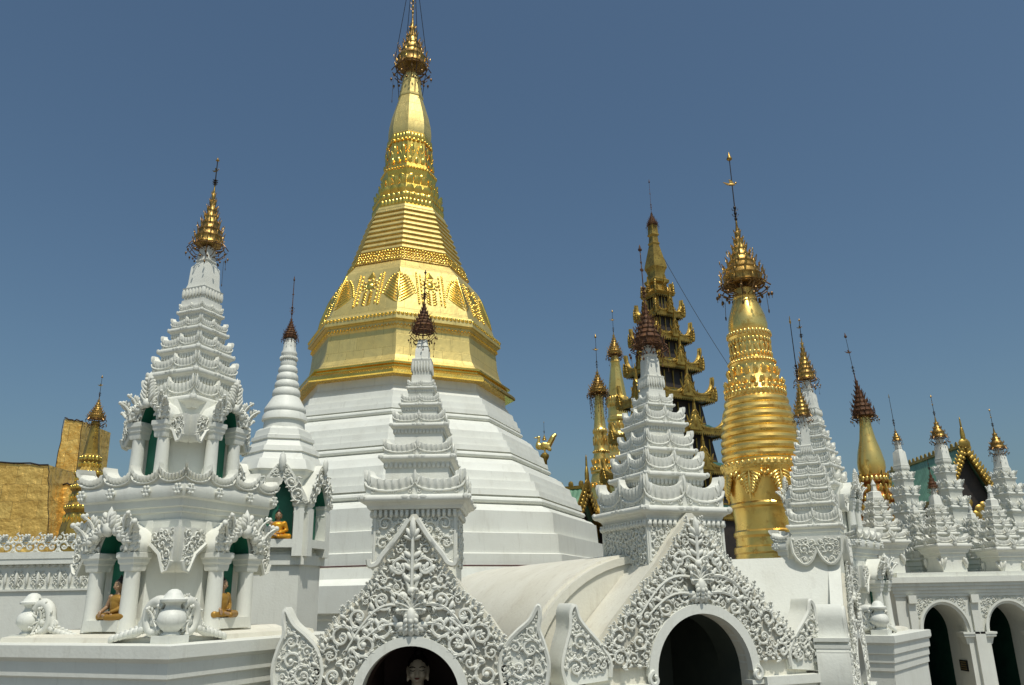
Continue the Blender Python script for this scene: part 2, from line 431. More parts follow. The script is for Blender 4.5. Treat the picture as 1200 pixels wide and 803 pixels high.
def fringe(mb, half, h, n, t, M):
    """row of little scallops hanging from a cornice; top at z=0"""
    for i in range(n):
        x = -half + (i + .5) * 2 * half / n; w = half / n
        mb.ell((x, 0, -h * .55), (w * .86, t, h * .5), M, 6, 4)
        mb.box((x, 0, -h * .25), (w * 1.1, t * 1.0, h * .5), M)
def ring_pts(n, rot, Rr, cnt):
    out = []
    if n == 0:
        for i in range(cnt):
            a = rot + 2 * PI * i / cnt; out.append((Rr * math.cos(a), Rr * math.sin(a), a))
    else:
        v = [(Rr * math.cos(rot + (k + .5) * 2 * PI / n), Rr * math.sin(rot + (k + .5) * 2 * PI / n)) for k in range(n)]
        per = max(1, round(cnt / n))
        for k in range(n):
            a, b = v[k - 1], v[k]; an = rot + k * 2 * PI / n
            for i in range(per):
                t = (i + .5) / per; out.append((a[0] + (b[0] - a[0]) * t, a[1] + (b[1] - a[1]) * t, an))
    return out
def petals(mb, n, rot, Rr, z, cnt, w, h, th, tilt=0.0, shape='ell'):
    for x, y, a in ring_pts(n, rot, Rr, cnt):
        M = T(x, y, z) @ RZ(a + PI / 2) @ RX(tilt)
        if shape == 'ell': mb.ell((0, 0, 0), (w * .5, th, h * .5), M, 6, 5)
        elif shape == 'leaf':
            mb.ell((0, 0, 0), (w * .46, th, h * .5), M, 6, 5)
            mb.ell((0, -th * .7, 0), (w * .10, th * .6, h * .46), M, 5, 4)
            for sx in (-1, 1):
                mb.ell((sx * w * .26, -th * .6, -h * .08), (w * .10, th * .5, h * .3), M, 5, 4, RY(sx * .35))
        elif shape == 'bead': mb.ell((0, 0, 0), (w * .5, th, h * .5), M, 6, 4)

# ------------------------------------------------------------------ umbrella finial (hti)
def finial(parent, z0, r, hc, hr, mat, z_axis=(0, 0), bells=True, vane='bird', lean=(0, 0), seed=0, rodmat=None, bellmat=None, tiers=9, drop=.35, name='umbrella_finial', flare=1.0):
    """ribbed crown of shrinking rings with little flames, hanging bells, then a rod with vane and bud"""
    rng = random.Random(seed); r = r * .84; flare = flare * 1.15
    rodmat = rodmat or DARKIRON; bellmat = bellmat or BELLBROWN
    lx, ly = lean
    base = T(z_axis[0], z_axis[1], z0)
    Lm = base @ np.array([[1, 0, lx, 0], [0, 1, ly, 0], [0, 0, 1, 0], [0, 0, 0, 1.0]])
    mb = MB(); pr = [(r * .55, -.02 * hc)]
    for i in range(tiers):
        t0 = i / tiers; t1 = (i + 1) / tiers
        f = lambda t: r * 1.12 * (.05 + .95 * (1 - max(0, t - .14) / .86) ** 1.75)
        a, b = f(t0), f(t1)
        pr += [(a * .92, hc * t0), (a * .95, hc * (t0 + .018)), (a * .90, hc * (t0 + .03)), (b * .90, hc * (t1 - .012))]
    pr += [(r * .06, hc * 1.0), (r * .03, hc * 1.06)]
    mb.sweep(pr, 16, 0, M=Lm)
    for i in range(tiers - 1):
        t0 = i / tiers; a = f(t0); k = max(6, int(14 * (1 - t0 * .6)))
        for j in range(k):
            an = 2 * PI * (j + .5 * (i % 2)) / k
            M = Lm @ T(a * 1.05 * math.cos(an), a * 1.05 * math.sin(an), hc * (t0 + .045)) @ RZ(an)
            mb.ell((-.04 * r, 0, 0), (r * .05, r * .07, hc * .045), M, 5, 4); mb.ell((.0, 0, hc * .03), (r * .025, r * .035, hc * .045), M, 5, 4, RY(.3))
            if (j + i) % 2 == 0:
                mb.ell((r * .02, 0, hc * .045), (r * .03, r * .045, hc * .035), M, 5, 4, RY(.3))
            if i % 2 == 0 and i < tiers - 3 and (j + i) % 4 == 0:
                mb.tube([(r * .02, 0, 0), (r * .12, 0, hc * .03), (r * .14, 0, hc * .07)], r * .02, 3, M)
                mb.ell((r * .15, 0, hc * .085), (r * .04, r * .02, hc * .028), M, 5, 3)
    fo = mb.build(name, mat, parent, 50)
    if bells:
        mb = MB(); k = 12
        for j in range(k):
            an = 2 * PI * (j + .3) / k; c, s = math.cos(an), math.sin(an)
            M = Lm @ RZ(an)
            ro = r * flare
            mb.tube([(r * .35, 0, -drop * hc * .25), (ro * .8, 0, -drop * hc * .12), (ro * 1.02, 0, .0), (ro * 1.22, 0, -drop * hc * .2)], r * .042, 4, M)
            mb.tube([(r * .3, 0, -drop * hc * .65), (ro * .75, 0, -drop * hc * .6), (ro * 1.16, 0, -drop * hc * .3)], r * .035, 4, M)
            x = ro * 1.22; z = -drop * hc * (.45 + .25 * rng.random())
            mb.ell((x, 0, z), (r * .085, r * .085, r * .12), M, 6, 4)
            mb.tube([(x, 0, z), (x, 0, z - r * .25)], r * .018, 3, M)
            mb.ell((ro * .78, r * .12, -drop * hc * .75), (r * .075, r * .075, r * .11), M, 6, 4)
            if rng.random() < .35:
                z2 = -drop * hc * (1.1 + .8 * rng.random()); mb.tube([(x * .9, 0, z), (x * .93, 0, z2)], r * .016, 3, M)
                mb.ell((x * .93, 0, z2), (r * .03, r * .07, r * .13), M, 5, 4)
        mb.sweep([(r * flare * .95, -drop * hc * .12), (r * flare * .99, -drop * hc * .09), (r * flare * .95, -drop * hc * .05), (r * flare * .91, -drop * hc * .09), (r * flare * .95, -drop * hc * .12)], 16, 0, M=Lm, cap=False)
        mb.build('bell_fringe', bellmat, fo, 50)
    if hr > 0:
        mb = MB(); zt = hc * .98
        rr = max(r * .03, .008)
        mb.tube([(0, 0, zt), (0, 0, zt + hr)], [rr * 1.2, rr * .8], 6, Lm)
        for q in (.08, .16, .24):
            mb.ell((0, 0, zt + hr * q), (rr * 3.0, rr * 3.0, hr * .028), Lm, 8, 4)
        for q in (.12, .2):
            for an in (0, PI / 2, PI, 1.5 * PI):
                M = Lm @ T(0, 0, zt + hr * q) @ RZ(an)
                mb.tube([(0, 0, 0), (rr * 4, 0, 0), (rr * 6, 0, hr * .03)], rr * .7, 3, M)
        mb.build('rod', rodmat, fo, 50)
        if vane:
            mb = MB(); zv = zt + hr * .58
            if vane == 'bird':
                M = Lm @ T(0, 0, zv)
                s = r * .42
                mb.ell((-s * .1, 0, 0), (s * .55, s * .08, s * .2), M, 8, 5)
                mb.ell((s * .5, 0, s * .22), (s * .15, s * .07, s * .16), M, 6, 4)
                mb.prism([(-s * 1.2, s * .35), (-s * .6, -s * .12), (-s * .2, 0), (-s * .5, s * .2)], -s * .05, s * .05, M)
                mb.prism([(-s * .3, s * .05), (s * .3, s * .05), (0, s * .6), (-s * .4, s * .75)], -s * .05, s * .05, M)
            else:
                M = Lm @ T(0, 0, zv); s = r * .3
                mb.ell((0, 0, 0), (s * .55, s * .12, s * .5), M, 8, 5)
                mb.ell((0, 0, hr * .14), (s * .3, s * .1, s * .4), M, 6, 4)
            mb.build('vane', mat, fo, 50)
        mb = MB(); q = max(r * .16, .018)
        mb.sweep([(rr, zt + hr * .93), (q * .9, zt + hr * .95), (q, zt + hr * .965), (q * .6, zt + hr * .99), (rr * .5, zt + hr * 1.06)], 8, 0, M=Lm)
        mb.build('bud', mat, fo, 50)
    return fo

# ------------------------------------------------------------------ square tiered spire
def tiers(parent, tl, ztop, lotus, neck, mat=WHITE2, M=None, crest_nsw=2, lo=False, z_low=None, centre=(0, 0), cornice=.16):
    """tl: list of (z of cornice underside, half width, crest height). lotus (z0, z1, hw); neck (z0, z1, hw0, hw1)"""
    C = T(centre[0], centre[1], 0) if M is None else M
    mb = MB(); pr = []
    for i, (z, w, ch) in enumerate(tl):
        k = cornice * w ** .8 * .78
        b = w * .86
        z0 = z if z_low is None or i else z_low
        if i == 0 and z_low is not None: pr += [(b, z_low)]
        pr += [(b, z - .5 * k), (b * 1.03, z - .3 * k), (b * 1.04, z - .05 * k), (w * .93, z + .15 * k), (w * .95, z + .3 * k), (w * 1.0, z + .42 * k), (w * 1.025, z + .65 * k), (w * 1.03, z + .9 * k), (w * 1.015, z + 1.15 * k), (w * .97, z + 1.36 * k), (w * .90, z + 1.42 * k)]
        nb = (tl[i + 1][1] * .86) if i + 1 < len(tl) else lotus[2] * .95
        pr += [(nb * 1.06, z + 1.45 * k), (nb, z + 1.9 * k)]
    pr += [(lotus[2] * .92, lotus[0])]
    mb.sweep(pr, 4, 0, True, C)
    tw = mb.build('tower', mat, parent)
    for i, (z, w, ch) in enumerate(tl):
        k = cornice * w ** .8 * .78
        mb = MB()
        for s in range(4):
            Ms = C @ RZ(s * PI / 2) @ T(0, -w * .88, z + 1.42 * k)
            crest(mb, w * .88, ch, crest_nsw, w * .055, Ms, 4 if lo else 7)
            if not lo:
                # a carved lozenge boss on the cornice
                Mb = C @ RZ(s * PI / 2) @ T(0, -w * 1.02, z + 1.0 * k)
                mb.ell((0, 0, 0), (w * .10, w * .03, k * .35), Mb, 8, 4)
                for sx in (-1, 1):
                    mb.ell((sx * w * .17, 0, 0), (w * .09, w * .025, k * .25), Mb, 6, 4)
                    mb.ell((sx * w * .96, -w * .0, 0), (w * .07, w * .05, k * .42), Mb, 6, 4)
        if not lo:
            for s in range(4):
                Ms = C @ RZ(s * PI / 2) @ T(0, -w * .88, z + 1.42 * k); hf = w * .86
                for u_ in range(crest_nsw + 1):
                    x = -hf + 2 * hf * u_ / crest_nsw; e_ = 0 if 0 < u_ < crest_nsw else (1 if u_ == 0 else -1)
                    for sx in ((-1, 1) if e_ == 0 else (e_,)):
                        spiral(mb, x + sx * ch * .20, ch * .15, ch * .13, PI / 2, sx, w * .035, Ms, True)
                        leaf(mb, x + sx * ch * .05, ch * .32, PI / 2 - sx * .35, ch * .42, ch * .11, ch * .04, w * .05, Ms)
                    leaf(mb, x, ch * .40, PI / 2, ch * .62, ch * .12, ch * .05, w * .06, Ms)
                for u_ in range(crest_nsw):
                    x = -hf + 2 * hf * (u_ + .5) / crest_nsw
                    for q in (-2, -1, 0, 1, 2): leaf(mb, x + q * ch * .05, ch * .02, PI / 2 - q * .42, ch * .17, ch * .07, ch * .03, w * .045, Ms)
                if i: fringe(mb, w * .90, k * 1.1, 14, w * .025, C @ RZ(s * PI / 2) @ T(0, -w * .90, z + .05 * k))
        mb.build('crest', mat, tw)
    mb = MB(); z0, z1, hw = lotus
    mb.sweep([(hw * .80, z0), (hw * .84, z0 + (z1 - z0) * .15), (hw * .8, z0 + (z1 - z0) * .3), (hw * .9, z0 + (z1 - z0) * .8), (hw * .95, z1), (hw * .6, z1 + (z1 - z0) * .12)], 4, 0, True, C)
    for s in range(4):
        Ms = C @ RZ(s * PI / 2)
        for q in range(7):
            mb.ell((-hw * .84 + q * hw * .28, -hw * .88, z0 + (z1 - z0) * .62), (hw * .13, hw * .12, (z1 - z0) * .45), Ms, 6, 5, RX(-.12))
    mb.build('lotus_collar', mat, tw)
    mb = MB(); a, b, h0, h1 = neck
    mb.sweep([(h0 * 1.1, a), (h0, a + (b - a) * .1), (h0 * .8 + h1 * .2, a + (b - a) * .5), (h1 * 1.0, a + (b - a) * .62), (h1 * 1.15, a + (b - a) * .66), (h1 * 1.0, a + (b - a) * .7), (h1 * .8, b)], 4, 0, True, C)
    mb.build('neck', mat, tw)
    return tw

# ------------------------------------------------------------------ ground
mb = MB(); mb.grid(np.array([[(x, y, 0) for y in (-600, -30, 0, 30, 600, 2500)] for x in (-2500, -600, -30, 0, 30, 600, 2500)]), flip=False)
tag(mb.build('ground', PAVE), kind='structure')

# ------------------------------------------------------------------ great stupa
AX = Axis(474, 420, 26.0)
ROT8 = R(25.5)
stupa = thing('gilded_stupa', 'huge octagonal stupa with gold upper half on a stepped white base', 'stupa', (AX.x, AX.y, 0))
periods = [(481, 121, 522, 150), (522, 150, 567, 187), (567, 187, 619, 231)]
pat = [(0, .02), (.17, .17), (.18, .26), (.36, .33), (.37, .43), (.54, .50), (.55, .57), (.67, .61), (.672, .545), (.705, .545), (.708, .62), (.735, .675), (.775, .70), (.815, .675), (.84, .60), (.855, .60), (.858, .67), (.92, .78), (.925, .86), (1.0, .97)]
pp = [(470, 119), (480, 120)]
for y0, h0, y1, h1 in periods:
    pp += [(y0 + (y1 - y0) * t, h0 + (h1 - h0) * g) for t, g in pat]
pp += [(619, 231), (640, 234), (641, 239), (660, 241), (661, 244), (674, 245), (674.5, 250), (684, 253), (690, 266), (714, 268), (715, 262), (719, 262), (721, 258), (738, 257), (739, 266), (760, 268)]
pr = AX.prof(pp)[::-1]
rb = pr[0][0]
mb = MB(); mb.sweep([(rb * 1.02, 0)] + [(rb * 1.02, pr[0][1] - .3)] + pr, 8, ROT8, cap=False); mb.build('white_base', WHITE, stupa, 20)
gp = [(331, 69), (334, 73.5), (337, 76), (345, 83.5), (356, 88.1), (372, 94.8), (392, 103), (398, 105), (400, 110), (402, 111.5), (409, 112.5), (411, 108), (416, 108.5), (418, 106.8), (435, 109), (447, 112.5), (453, 116.5), (456, 119.5)]
mb = MB(); mb.sweep(AX.prof(gp)[::-1], 8, ROT8); mb.build('bell', GOLD_PALE, stupa, 16)
mb = MB(); mb.sweep(AX.prof([(455.5, 119), (456, 122.5), (457, 124.5), (459, 124.7), (460, 121.5), (461.5, 121.5), (464, 127), (467, 130.5), (470, 131.5), (471, 130), (471.5, 118)])[::-1], 8, ROT8); mb.build('bell_lip', GOLD_TRIM, stupa, 16)
# rings of the spire
mo = []
yy0, h0, yy1, h1 = 262.0, 44.5, 319.0, 66.5
N = 9
for i in range(N):
    a = i / N; w = 1 / N
    f = lambda t: (yy0 + (yy1 - yy0) * t, h0 + (h1 - h0) * t)
    for dt, dh in ((0, 0), (.22, 1.2), (.5, 1.5), (.62, .9), (.64, -1.0), (.98, -.6)):
        y_, h_ = f(a + w * dt); mo.append((y_, h_ + dh))
mo += [(319, 67), (331, 71)]
mo = [(258, 43), (261, 44.5)] + mo
mb = MB(); mb.sweep(AX.prof(mo)[::-1], 8, ROT8); mb.build('spire_rings', GOLD_PALE, stupa, 16)
# lotus section
lo_ = [(166, 24.5), (168, 26), (172, 26.5), (175, 25.5), (178, 26), (204, 29), (207, 31), (212, 32.5), (216, 31.5), (219, 30.5), (228, 33), (240, 38), (247, 41), (250, 41), (252, 40), (258, 42.5), (260, 44)]
mb = MB(); mb.sweep(AX.prof(lo_)[::-1], 8, ROT8); mb.build('lotus_band', GOLD_TRIM, stupa, 16)
# banana bud
bu = [(88, 8), (90, 9.3), (114, 13.6), (115, 14.8), (117, 14.8), (118, 14.2), (128, 17.6), (140, 21.6), (150, 24), (158, 25), (164, 25), (168, 24)]
mb = MB(); mb.sweep(AX.prof(bu)[::-1], 8, ROT8); mb.build('spire_bud', GOLD_PALE, stupa, 16)
def sR(py, h): return AX.s(py) * h
def pet(name, spec, mat, sharp=50):
    for (py, h, cnt, w, hh, th, tilt, shp) in spec:
        mb = MB(); petals(mb, 8, ROT8, sR(py, h), AX.z(py), cnt, AX.s(py) * w, AX.s(py) * hh, AX.s(py) * th * (1 if shp == 'bead' else .66), tilt, shp)
        mb.build(name, mat, stupa, sharp)
pet('petal_ring', [(170.5, 26, 40, 4.2, 7, 1.4, -.1, 'ell'), (176, 26.8, 32, 4.5, 4.5, 1.4, 0, 'bead'), (192, 27.8, 16, 7, 27, 1.2, .08, 'leaf'), (187, 28.8, 16, 4, 8, 1.7, .08, 'ell'), (201, 29.8, 24, 4.5, 8, 1.5, .1, 'ell')], GOLD_TRIM)
pet('rope_ring', [(211, 32.2, 56, 4.0, 3.6, 1.7, 0, 'bead')], GOLD_TRIM)
pet('petal_ring', [(228, 33.4, 24, 9, 17, 1.7, .32, 'leaf'), (222, 32.2, 16, 8, 9, 2.2, .25, 'ell'), (240, 38.6, 24, 10.5, 15, 2.6, .42, 'ell'), (246.5, 41.2, 40, 6.5, 7, 2, .2, 'ell'), (254, 41.6, 56, 5.0, 8.5, 1.6, .1, 'ell')], GOLD_TRIM)
mb = MB(); rng = np.random.default_rng(4)
for row, (py, h) in enumerate(((319.5, 68.2), (323, 69.6), (326.5, 71.4), (330, 73))):
    for x, y, a in ring_pts(8, ROT8, sR(py, h), 128):
        s = AX.s(py)
        mb.ell((x, y, AX.z(py) + rng.normal(0, .01)), (s * 1.9, s * 1.1, s * 1.25), T(0, 0, 0), 6, 4, RZ(a + PI / 2) @ RY(rng.uniform(-1, 1)))
mb.build('foliage_band', GOLD_TRIM, stupa, 60)
pet('bead_ring', [(403.5, 111.5, 152, 4.4, 3.8, 1.9, 0, 'bead')], GOLD_TRIM)
# zigzag moulding under the bead ring
mb = MB()
for py, h in ((414.5, 108.6),):
    z = AX.z(py); s = AX.s(py); v = [(sR(py, h) * math.cos(ROT8 + (k + .5) * PI / 4), sR(py, h) * math.sin(ROT8 + (k + .5) * PI / 4)) for k in range(8)]
    for k in range(8):
        a, b = np.array(v[k - 1]), np.array(v[k]); n_ = 44
        path = [(*(a + (b - a) * (i / n_)), z + s * (1.3 if i % 2 else -1.3)) for i in range(n_ + 1)]
        mb.tube(path, s * .7, 4)
mb.build('zigzag_moulding', GOLD_TRIM, stupa, 60)
# embossed panels on the shoulder of the bell
def on_shoulder(ang, corner):
    """frame on the sloped shoulder between py 345 and 392 at the given angle"""
    k = 1.0 if corner else math.cos(PI / 8)
    r0, z0 = sR(390, 102.2) * k, AX.z(390); r1, z1 = sR(345, 83.5) * k, AX.z(345)
    ex = np.array([-math.sin(ang), math.cos(ang), 0]); ez = np.array([math.cos(ang) * (r1 - r0), math.sin(ang) * (r1 - r0), z1 - z0])
    H = np.linalg.norm(ez); ez /= H; ey = np.cross(ez, ex)
    M = np.eye(4); M[:3, 0] = ex; M[:3, 1] = ey; M[:3, 2] = ez; M[:3, 3] = (math.cos(ang) * r0, math.sin(ang) * r0, z0)
    return M, H
def emboss_leaf(mb, M, H, W, fold):
    # lobed bodhi-leaf outline with veins, bent over a corner when fold is set
    def put(x, z, L, Wd, an, th):
        xm = x + math.cos(an) * L * .5; sg = 1 if xm > .02 else (-1 if xm < -.02 else 0)
        mb.ell((xm, -.012 + abs(xm) * fold, z + math.sin(an) * L * .5), (L * .5, th, Wd * .5), M, 6, 4, RZ(sg * math.atan(fold)) @ RY(-an))
    put(0, H * .03, H * .95, .09, PI / 2, .06)
    n = 10
    for i in range(n):
        t = i / (n - 1); z = H * (.02 + .74 * t); Wl = W * .5 * ((1 - t) ** .62 * .92 + .06)
        for sx in (-1, 1):
            put(0, z, Wl * 1.05, .085, PI / 2 - sx * (PI / 2 - .80), .024)
            put(sx * (Wl * .66), z + Wl * .66, .11, .09, PI / 2 - sx * .5, .03)
def emboss_panel(mb, M, H, W):
    for sx in (-1, 1):
        for q in range(17):
            mb.ell((sx * W * .5, -.01, H * (.06 + .82 * q / 16)), (.035, .035, .05), M, 6, 4)
            if q % 2: mb.ell((sx * W * .36, -.01, H * (.06 + .82 * q / 16)), (.03, .03, .08), M, 6, 4)
    mb.sweep([(.16, -.02), (.17, .02), (.13, .035), (.11, .02), (.06, .05), (.01, .06)], 14, 0, M=M @ T(0, 0, H * .58) @ RX(PI / 2))
    for q in range(10):
        an = 2 * PI * q / 10; mb.ell((math.cos(an) * .23, -.01, H * .58 + math.sin(an) * .23), (.07, .03, .03), M, 6, 4, RY(-an))
    for q in range(5):
        for sx in (-1, 1): mb.ell((sx * .1, -.01, H * (.08 + .07 * q)), (.10, .03, .03), M, 6, 4, RY(-sx * .7))
        mb.ell((0, -.01, H * (.8 + .03 * q)), (.16 - .03 * q, .025, .03), M, 6, 4)
for k in range(8):
    mbl, mbp = MB(), MB()
    M, H = on_shoulder(ROT8 + (k + .5) * PI / 4, True); M = M @ T(0, 0, 0)
    emboss_leaf(mbl, M, H, 1.5, math.tan(PI / 8)); mbl.build('embossed_leaf', GOLD_TRIM, stupa, 60)
    M, H = on_shoulder(ROT8 + k * PI / 4, False)
    emboss_panel(mbp, M, H, .85); mbp.build('embossed_panel', GOLD_TRIM, stupa, 60)
fz = AX.z(79)
finial(stupa, fz, sR(75, 19.5), AX.z(20) - fz, AX.z(-60) - AX.z(20), GOLD_HTI, seed=3, tiers=7, drop=.42, vane='flag', rodmat=GOLD_HTI, name='crown_umbrella')
mb = MB()
for an, rr in ((.4, 13), (2.2, 14), (3.5, 14), (5.2, 13)):
    mb.tube([(sR(117, rr) * math.cos(an), sR(117, rr) * math.sin(an), AX.z(117)), (sR(80, 19) * math.cos(an), sR(80, 19) * math.sin(an), AX.z(70)), (0.03 * math.cos(an), .03 * math.sin(an), AX.z(-45))], .012, 4)
mb.build('stay_wire', DARKIRON, stupa)
# conduit clipped to the foot of the base
mb = MB(); rr = sR(676, 247.5); z = AX.z(676.0)
v = [(AX.x + rr * math.cos(ROT8 + (k + .5) * PI / 4), AX.y + rr * math.sin(ROT8 + (k + .5) * PI / 4), z) for k in range(8)]
mb.tube([v[k] for k in (3, 4, 5, 6, 7)], .032, 6); mb.tube([(a, b, c + .09) for a, b, c in (v[3], v[4], v[5], v[6], v[7])], .018, 6)
tag(mb.build('conduit_pipe', PIPE_M), 'thin reddish conduit pipe running along the foot of the white stupa base', 'pipe')

# ------------------------------------------------------------------ seated buddha statue
def remesh(mb, voxel, smooth, name, mat, parent):
    o = mb.build('tmp', mat); md = o.modifiers.new('r', 'REMESH'); md.mode = 'VOXEL'; md.voxel_size = voxel; md.use_smooth_shade = True
    s = o.modifiers.new('s', 'SMOOTH'); s.factor = .5; s.iterations = smooth
    dg = bpy.context.evaluated_depsgraph_get(); me = bpy.data.meshes.new_from_object(o.evaluated_get(dg))
    bpy.data.objects.remove(o); me.name = name; me.materials.clear(); me.materials.append(mat)
    me.polygons.foreach_set('use_smooth', [True] * len(me.polygons))
    ob = bpy.data.objects.new(name, me); scene.collection.objects.link(ob); ob.parent = parent
    return ob
def cap(mb, a, b, ra, rb, seg=12):
    a = np.array(a, float); b = np.array(b, float); t = np.linspace(0, 1, 8)
    mb.tube([a + (b - a) * q for q in t], [ra + (rb - ra) * q for q in t], seg)
    mb.ell(a, ra, None, seg, 8); mb.ell(b, rb, None, seg, 8)
def buddha_parts(t, skin, H, robe_mat=None):
    S = SC(H)
    b = MB(); r_ = MB()
    def both(f): f(b, 0); f(r_, .014)
    for sx in (-1, 1):
        both(lambda q, e: cap(q, (sx * .12, .02, .09), (sx * .35, -.12, .085), .095 + e, .075 + e))
        both(lambda q, e: cap(q, (sx * .35, -.12, .08), (sx * .02, -.25 - .03 * sx, .07 + .03 * (sx < 0)), .07 + e, .05 + e))
        cap(b, (sx * .02, -.25 - .03 * sx, .08), (-sx * .13, -.25, .12), .04, .03)
    both(lambda q, e: q.ell((0, .02, .12), (.20 + e, .16 + e, .13 + e), None, 16, 10))
    both(lambda q, e: cap(q, (0, .02, .16), (0, .01, .36), .135 + e, .145 + e, 16))
    both(lambda q, e: q.ell((0, .0, .44), (.195 + e, .125 + e, .12 + e), None, 16, 10))
    b.ell((0, .02, .53), (.16, .085, .06), None, 12, 8)
    for sx in (-1, 1): b.ell((sx * .205, .01, .505), .068, None, 12, 8)
    # statue's own left arm under the robe, hand in the lap; right arm bare, hand over the knee
    both(lambda q, e: cap(q, (.205, .01, .50), (.275, .0, .29), .062 + e, .052 + e))
    both(lambda q, e: cap(q, (.275, .0, .29), (.07, -.2, .19), .05 + e, .036 + e * .5))
    r_.ell((.19, .01, .5), (.09, .085, .085), None, 12, 8)
    cap(b, (-.205, .01, .50), (-.285, -.01, .29), .060, .050); cap(b, (-.285, -.01, .29), (-.25, -.2, .19), .048, .034)
    b.ell((.02, -.22, .175), (.07, .045, .022), None, 10, 6)
    for i in range(4):
        cap(b, (-.01, -.205 - .02 * i, .178), (-.085 + .008 * abs(i - 1.5), -.21 - .018 * i, .186), .012, .009, 6)
    cap(b, (.05, -.25, .185), (-.01, -.255, .205), .013, .010, 6)
    b.ell((-.255, -.225, .165), (.04, .028, .045), None, 10, 6)
    for i in range(4):
        x = -.285 + .021 * i; L = (.055, .068, .072, .06)[i]
        cap(b, (x, -.238, .14), (x + .002, -.246, .14 - L), .012, .009, 6)
    cap(b, (-.222, -.235, .165), (-.205, -.25, .125), .013, .010, 6)
    cap(b, (0, .015, .55), (0, .0, .66), .068, .06)
    b.ell((0, -.005, .765), (.098, .112, .128), None, 18, 12)
    b.ell((0, -.03, .705), (.074, .082, .066), None, 14, 8)                    # jaw
    b.ell((0, -.112, .745), (.016, .022, .034), None, 8, 6); b.ell((0, -.122, .727), (.021, .016, .014), None, 8, 6)    # nose
    for sx in (-1, 1):
        b.ell((sx * .10, .005, .755), (.016, .032, .05), None, 8, 6); b.ell((sx * .099, .0, .695), (.012, .02, .048), None, 8, 6)
        b.ell((sx * .04, -.095, .772), (.026, .014, .012), None, 8, 5)
        b.ell((sx * .052, -.082, .725), (.032, .03, .03), None, 8, 5)
    b.ell((0, -.105, .694), (.034, .014, .009), None, 8, 5); b.ell((0, -.10, .672), (.026, .016, .018), None, 8, 5)
    for q in (b, r_):
        q.v = [np.asarray(v) * H for v in q.v]
    body = remesh(b, .0105 * H, 3, 'body', skin, t)
    robe = remesh(r_, .013 * H, 3, 'robe', robe_mat or ROBE, t)
    h = MB()
    h.ell((0, .018, .805), (.105, .112, .108), S, 18, 10); h.ell((0, .03, .905), (.05, .05, .055), S, 12, 8); h.ell((0, .03, .965), (.018, .018, .03), S, 8, 6)
    h.build('hair', BLACK, t)
    e = MB()
    for sx in (-1, 1):
        e.tube([(sx * (.018 + .02 * i), -.112 + .004 * i + .003 * abs(i - 1), .789 + .008 * math.sin(PI * i / 3)) for i in range(4)], .0042, 4, S)
        e.tube([(sx * (.02 + .016 * i), -.1115 + .005 * i, .765 - .006 * math.sin(PI * i / 3)) for i in range(4)], .0045, 4, S)
    e.build('painted_eyes', BLACK, t)
    l = MB(); l.ell((0, -.1175, .694), (.028, .006, .006), S, 8, 4); l.ell((0, -.116, .687), (.02, .006, .005), S, 8, 4); l.build('lips', LIP, t)
    return t
def buddha(loc, H, skin, label, rz=0, robe_mat=None):
    t = thing('buddha_statue', label, 'statue', loc, rz, 'seated Buddha statues in the niches')
    return buddha_parts(t, skin, H, robe_mat)

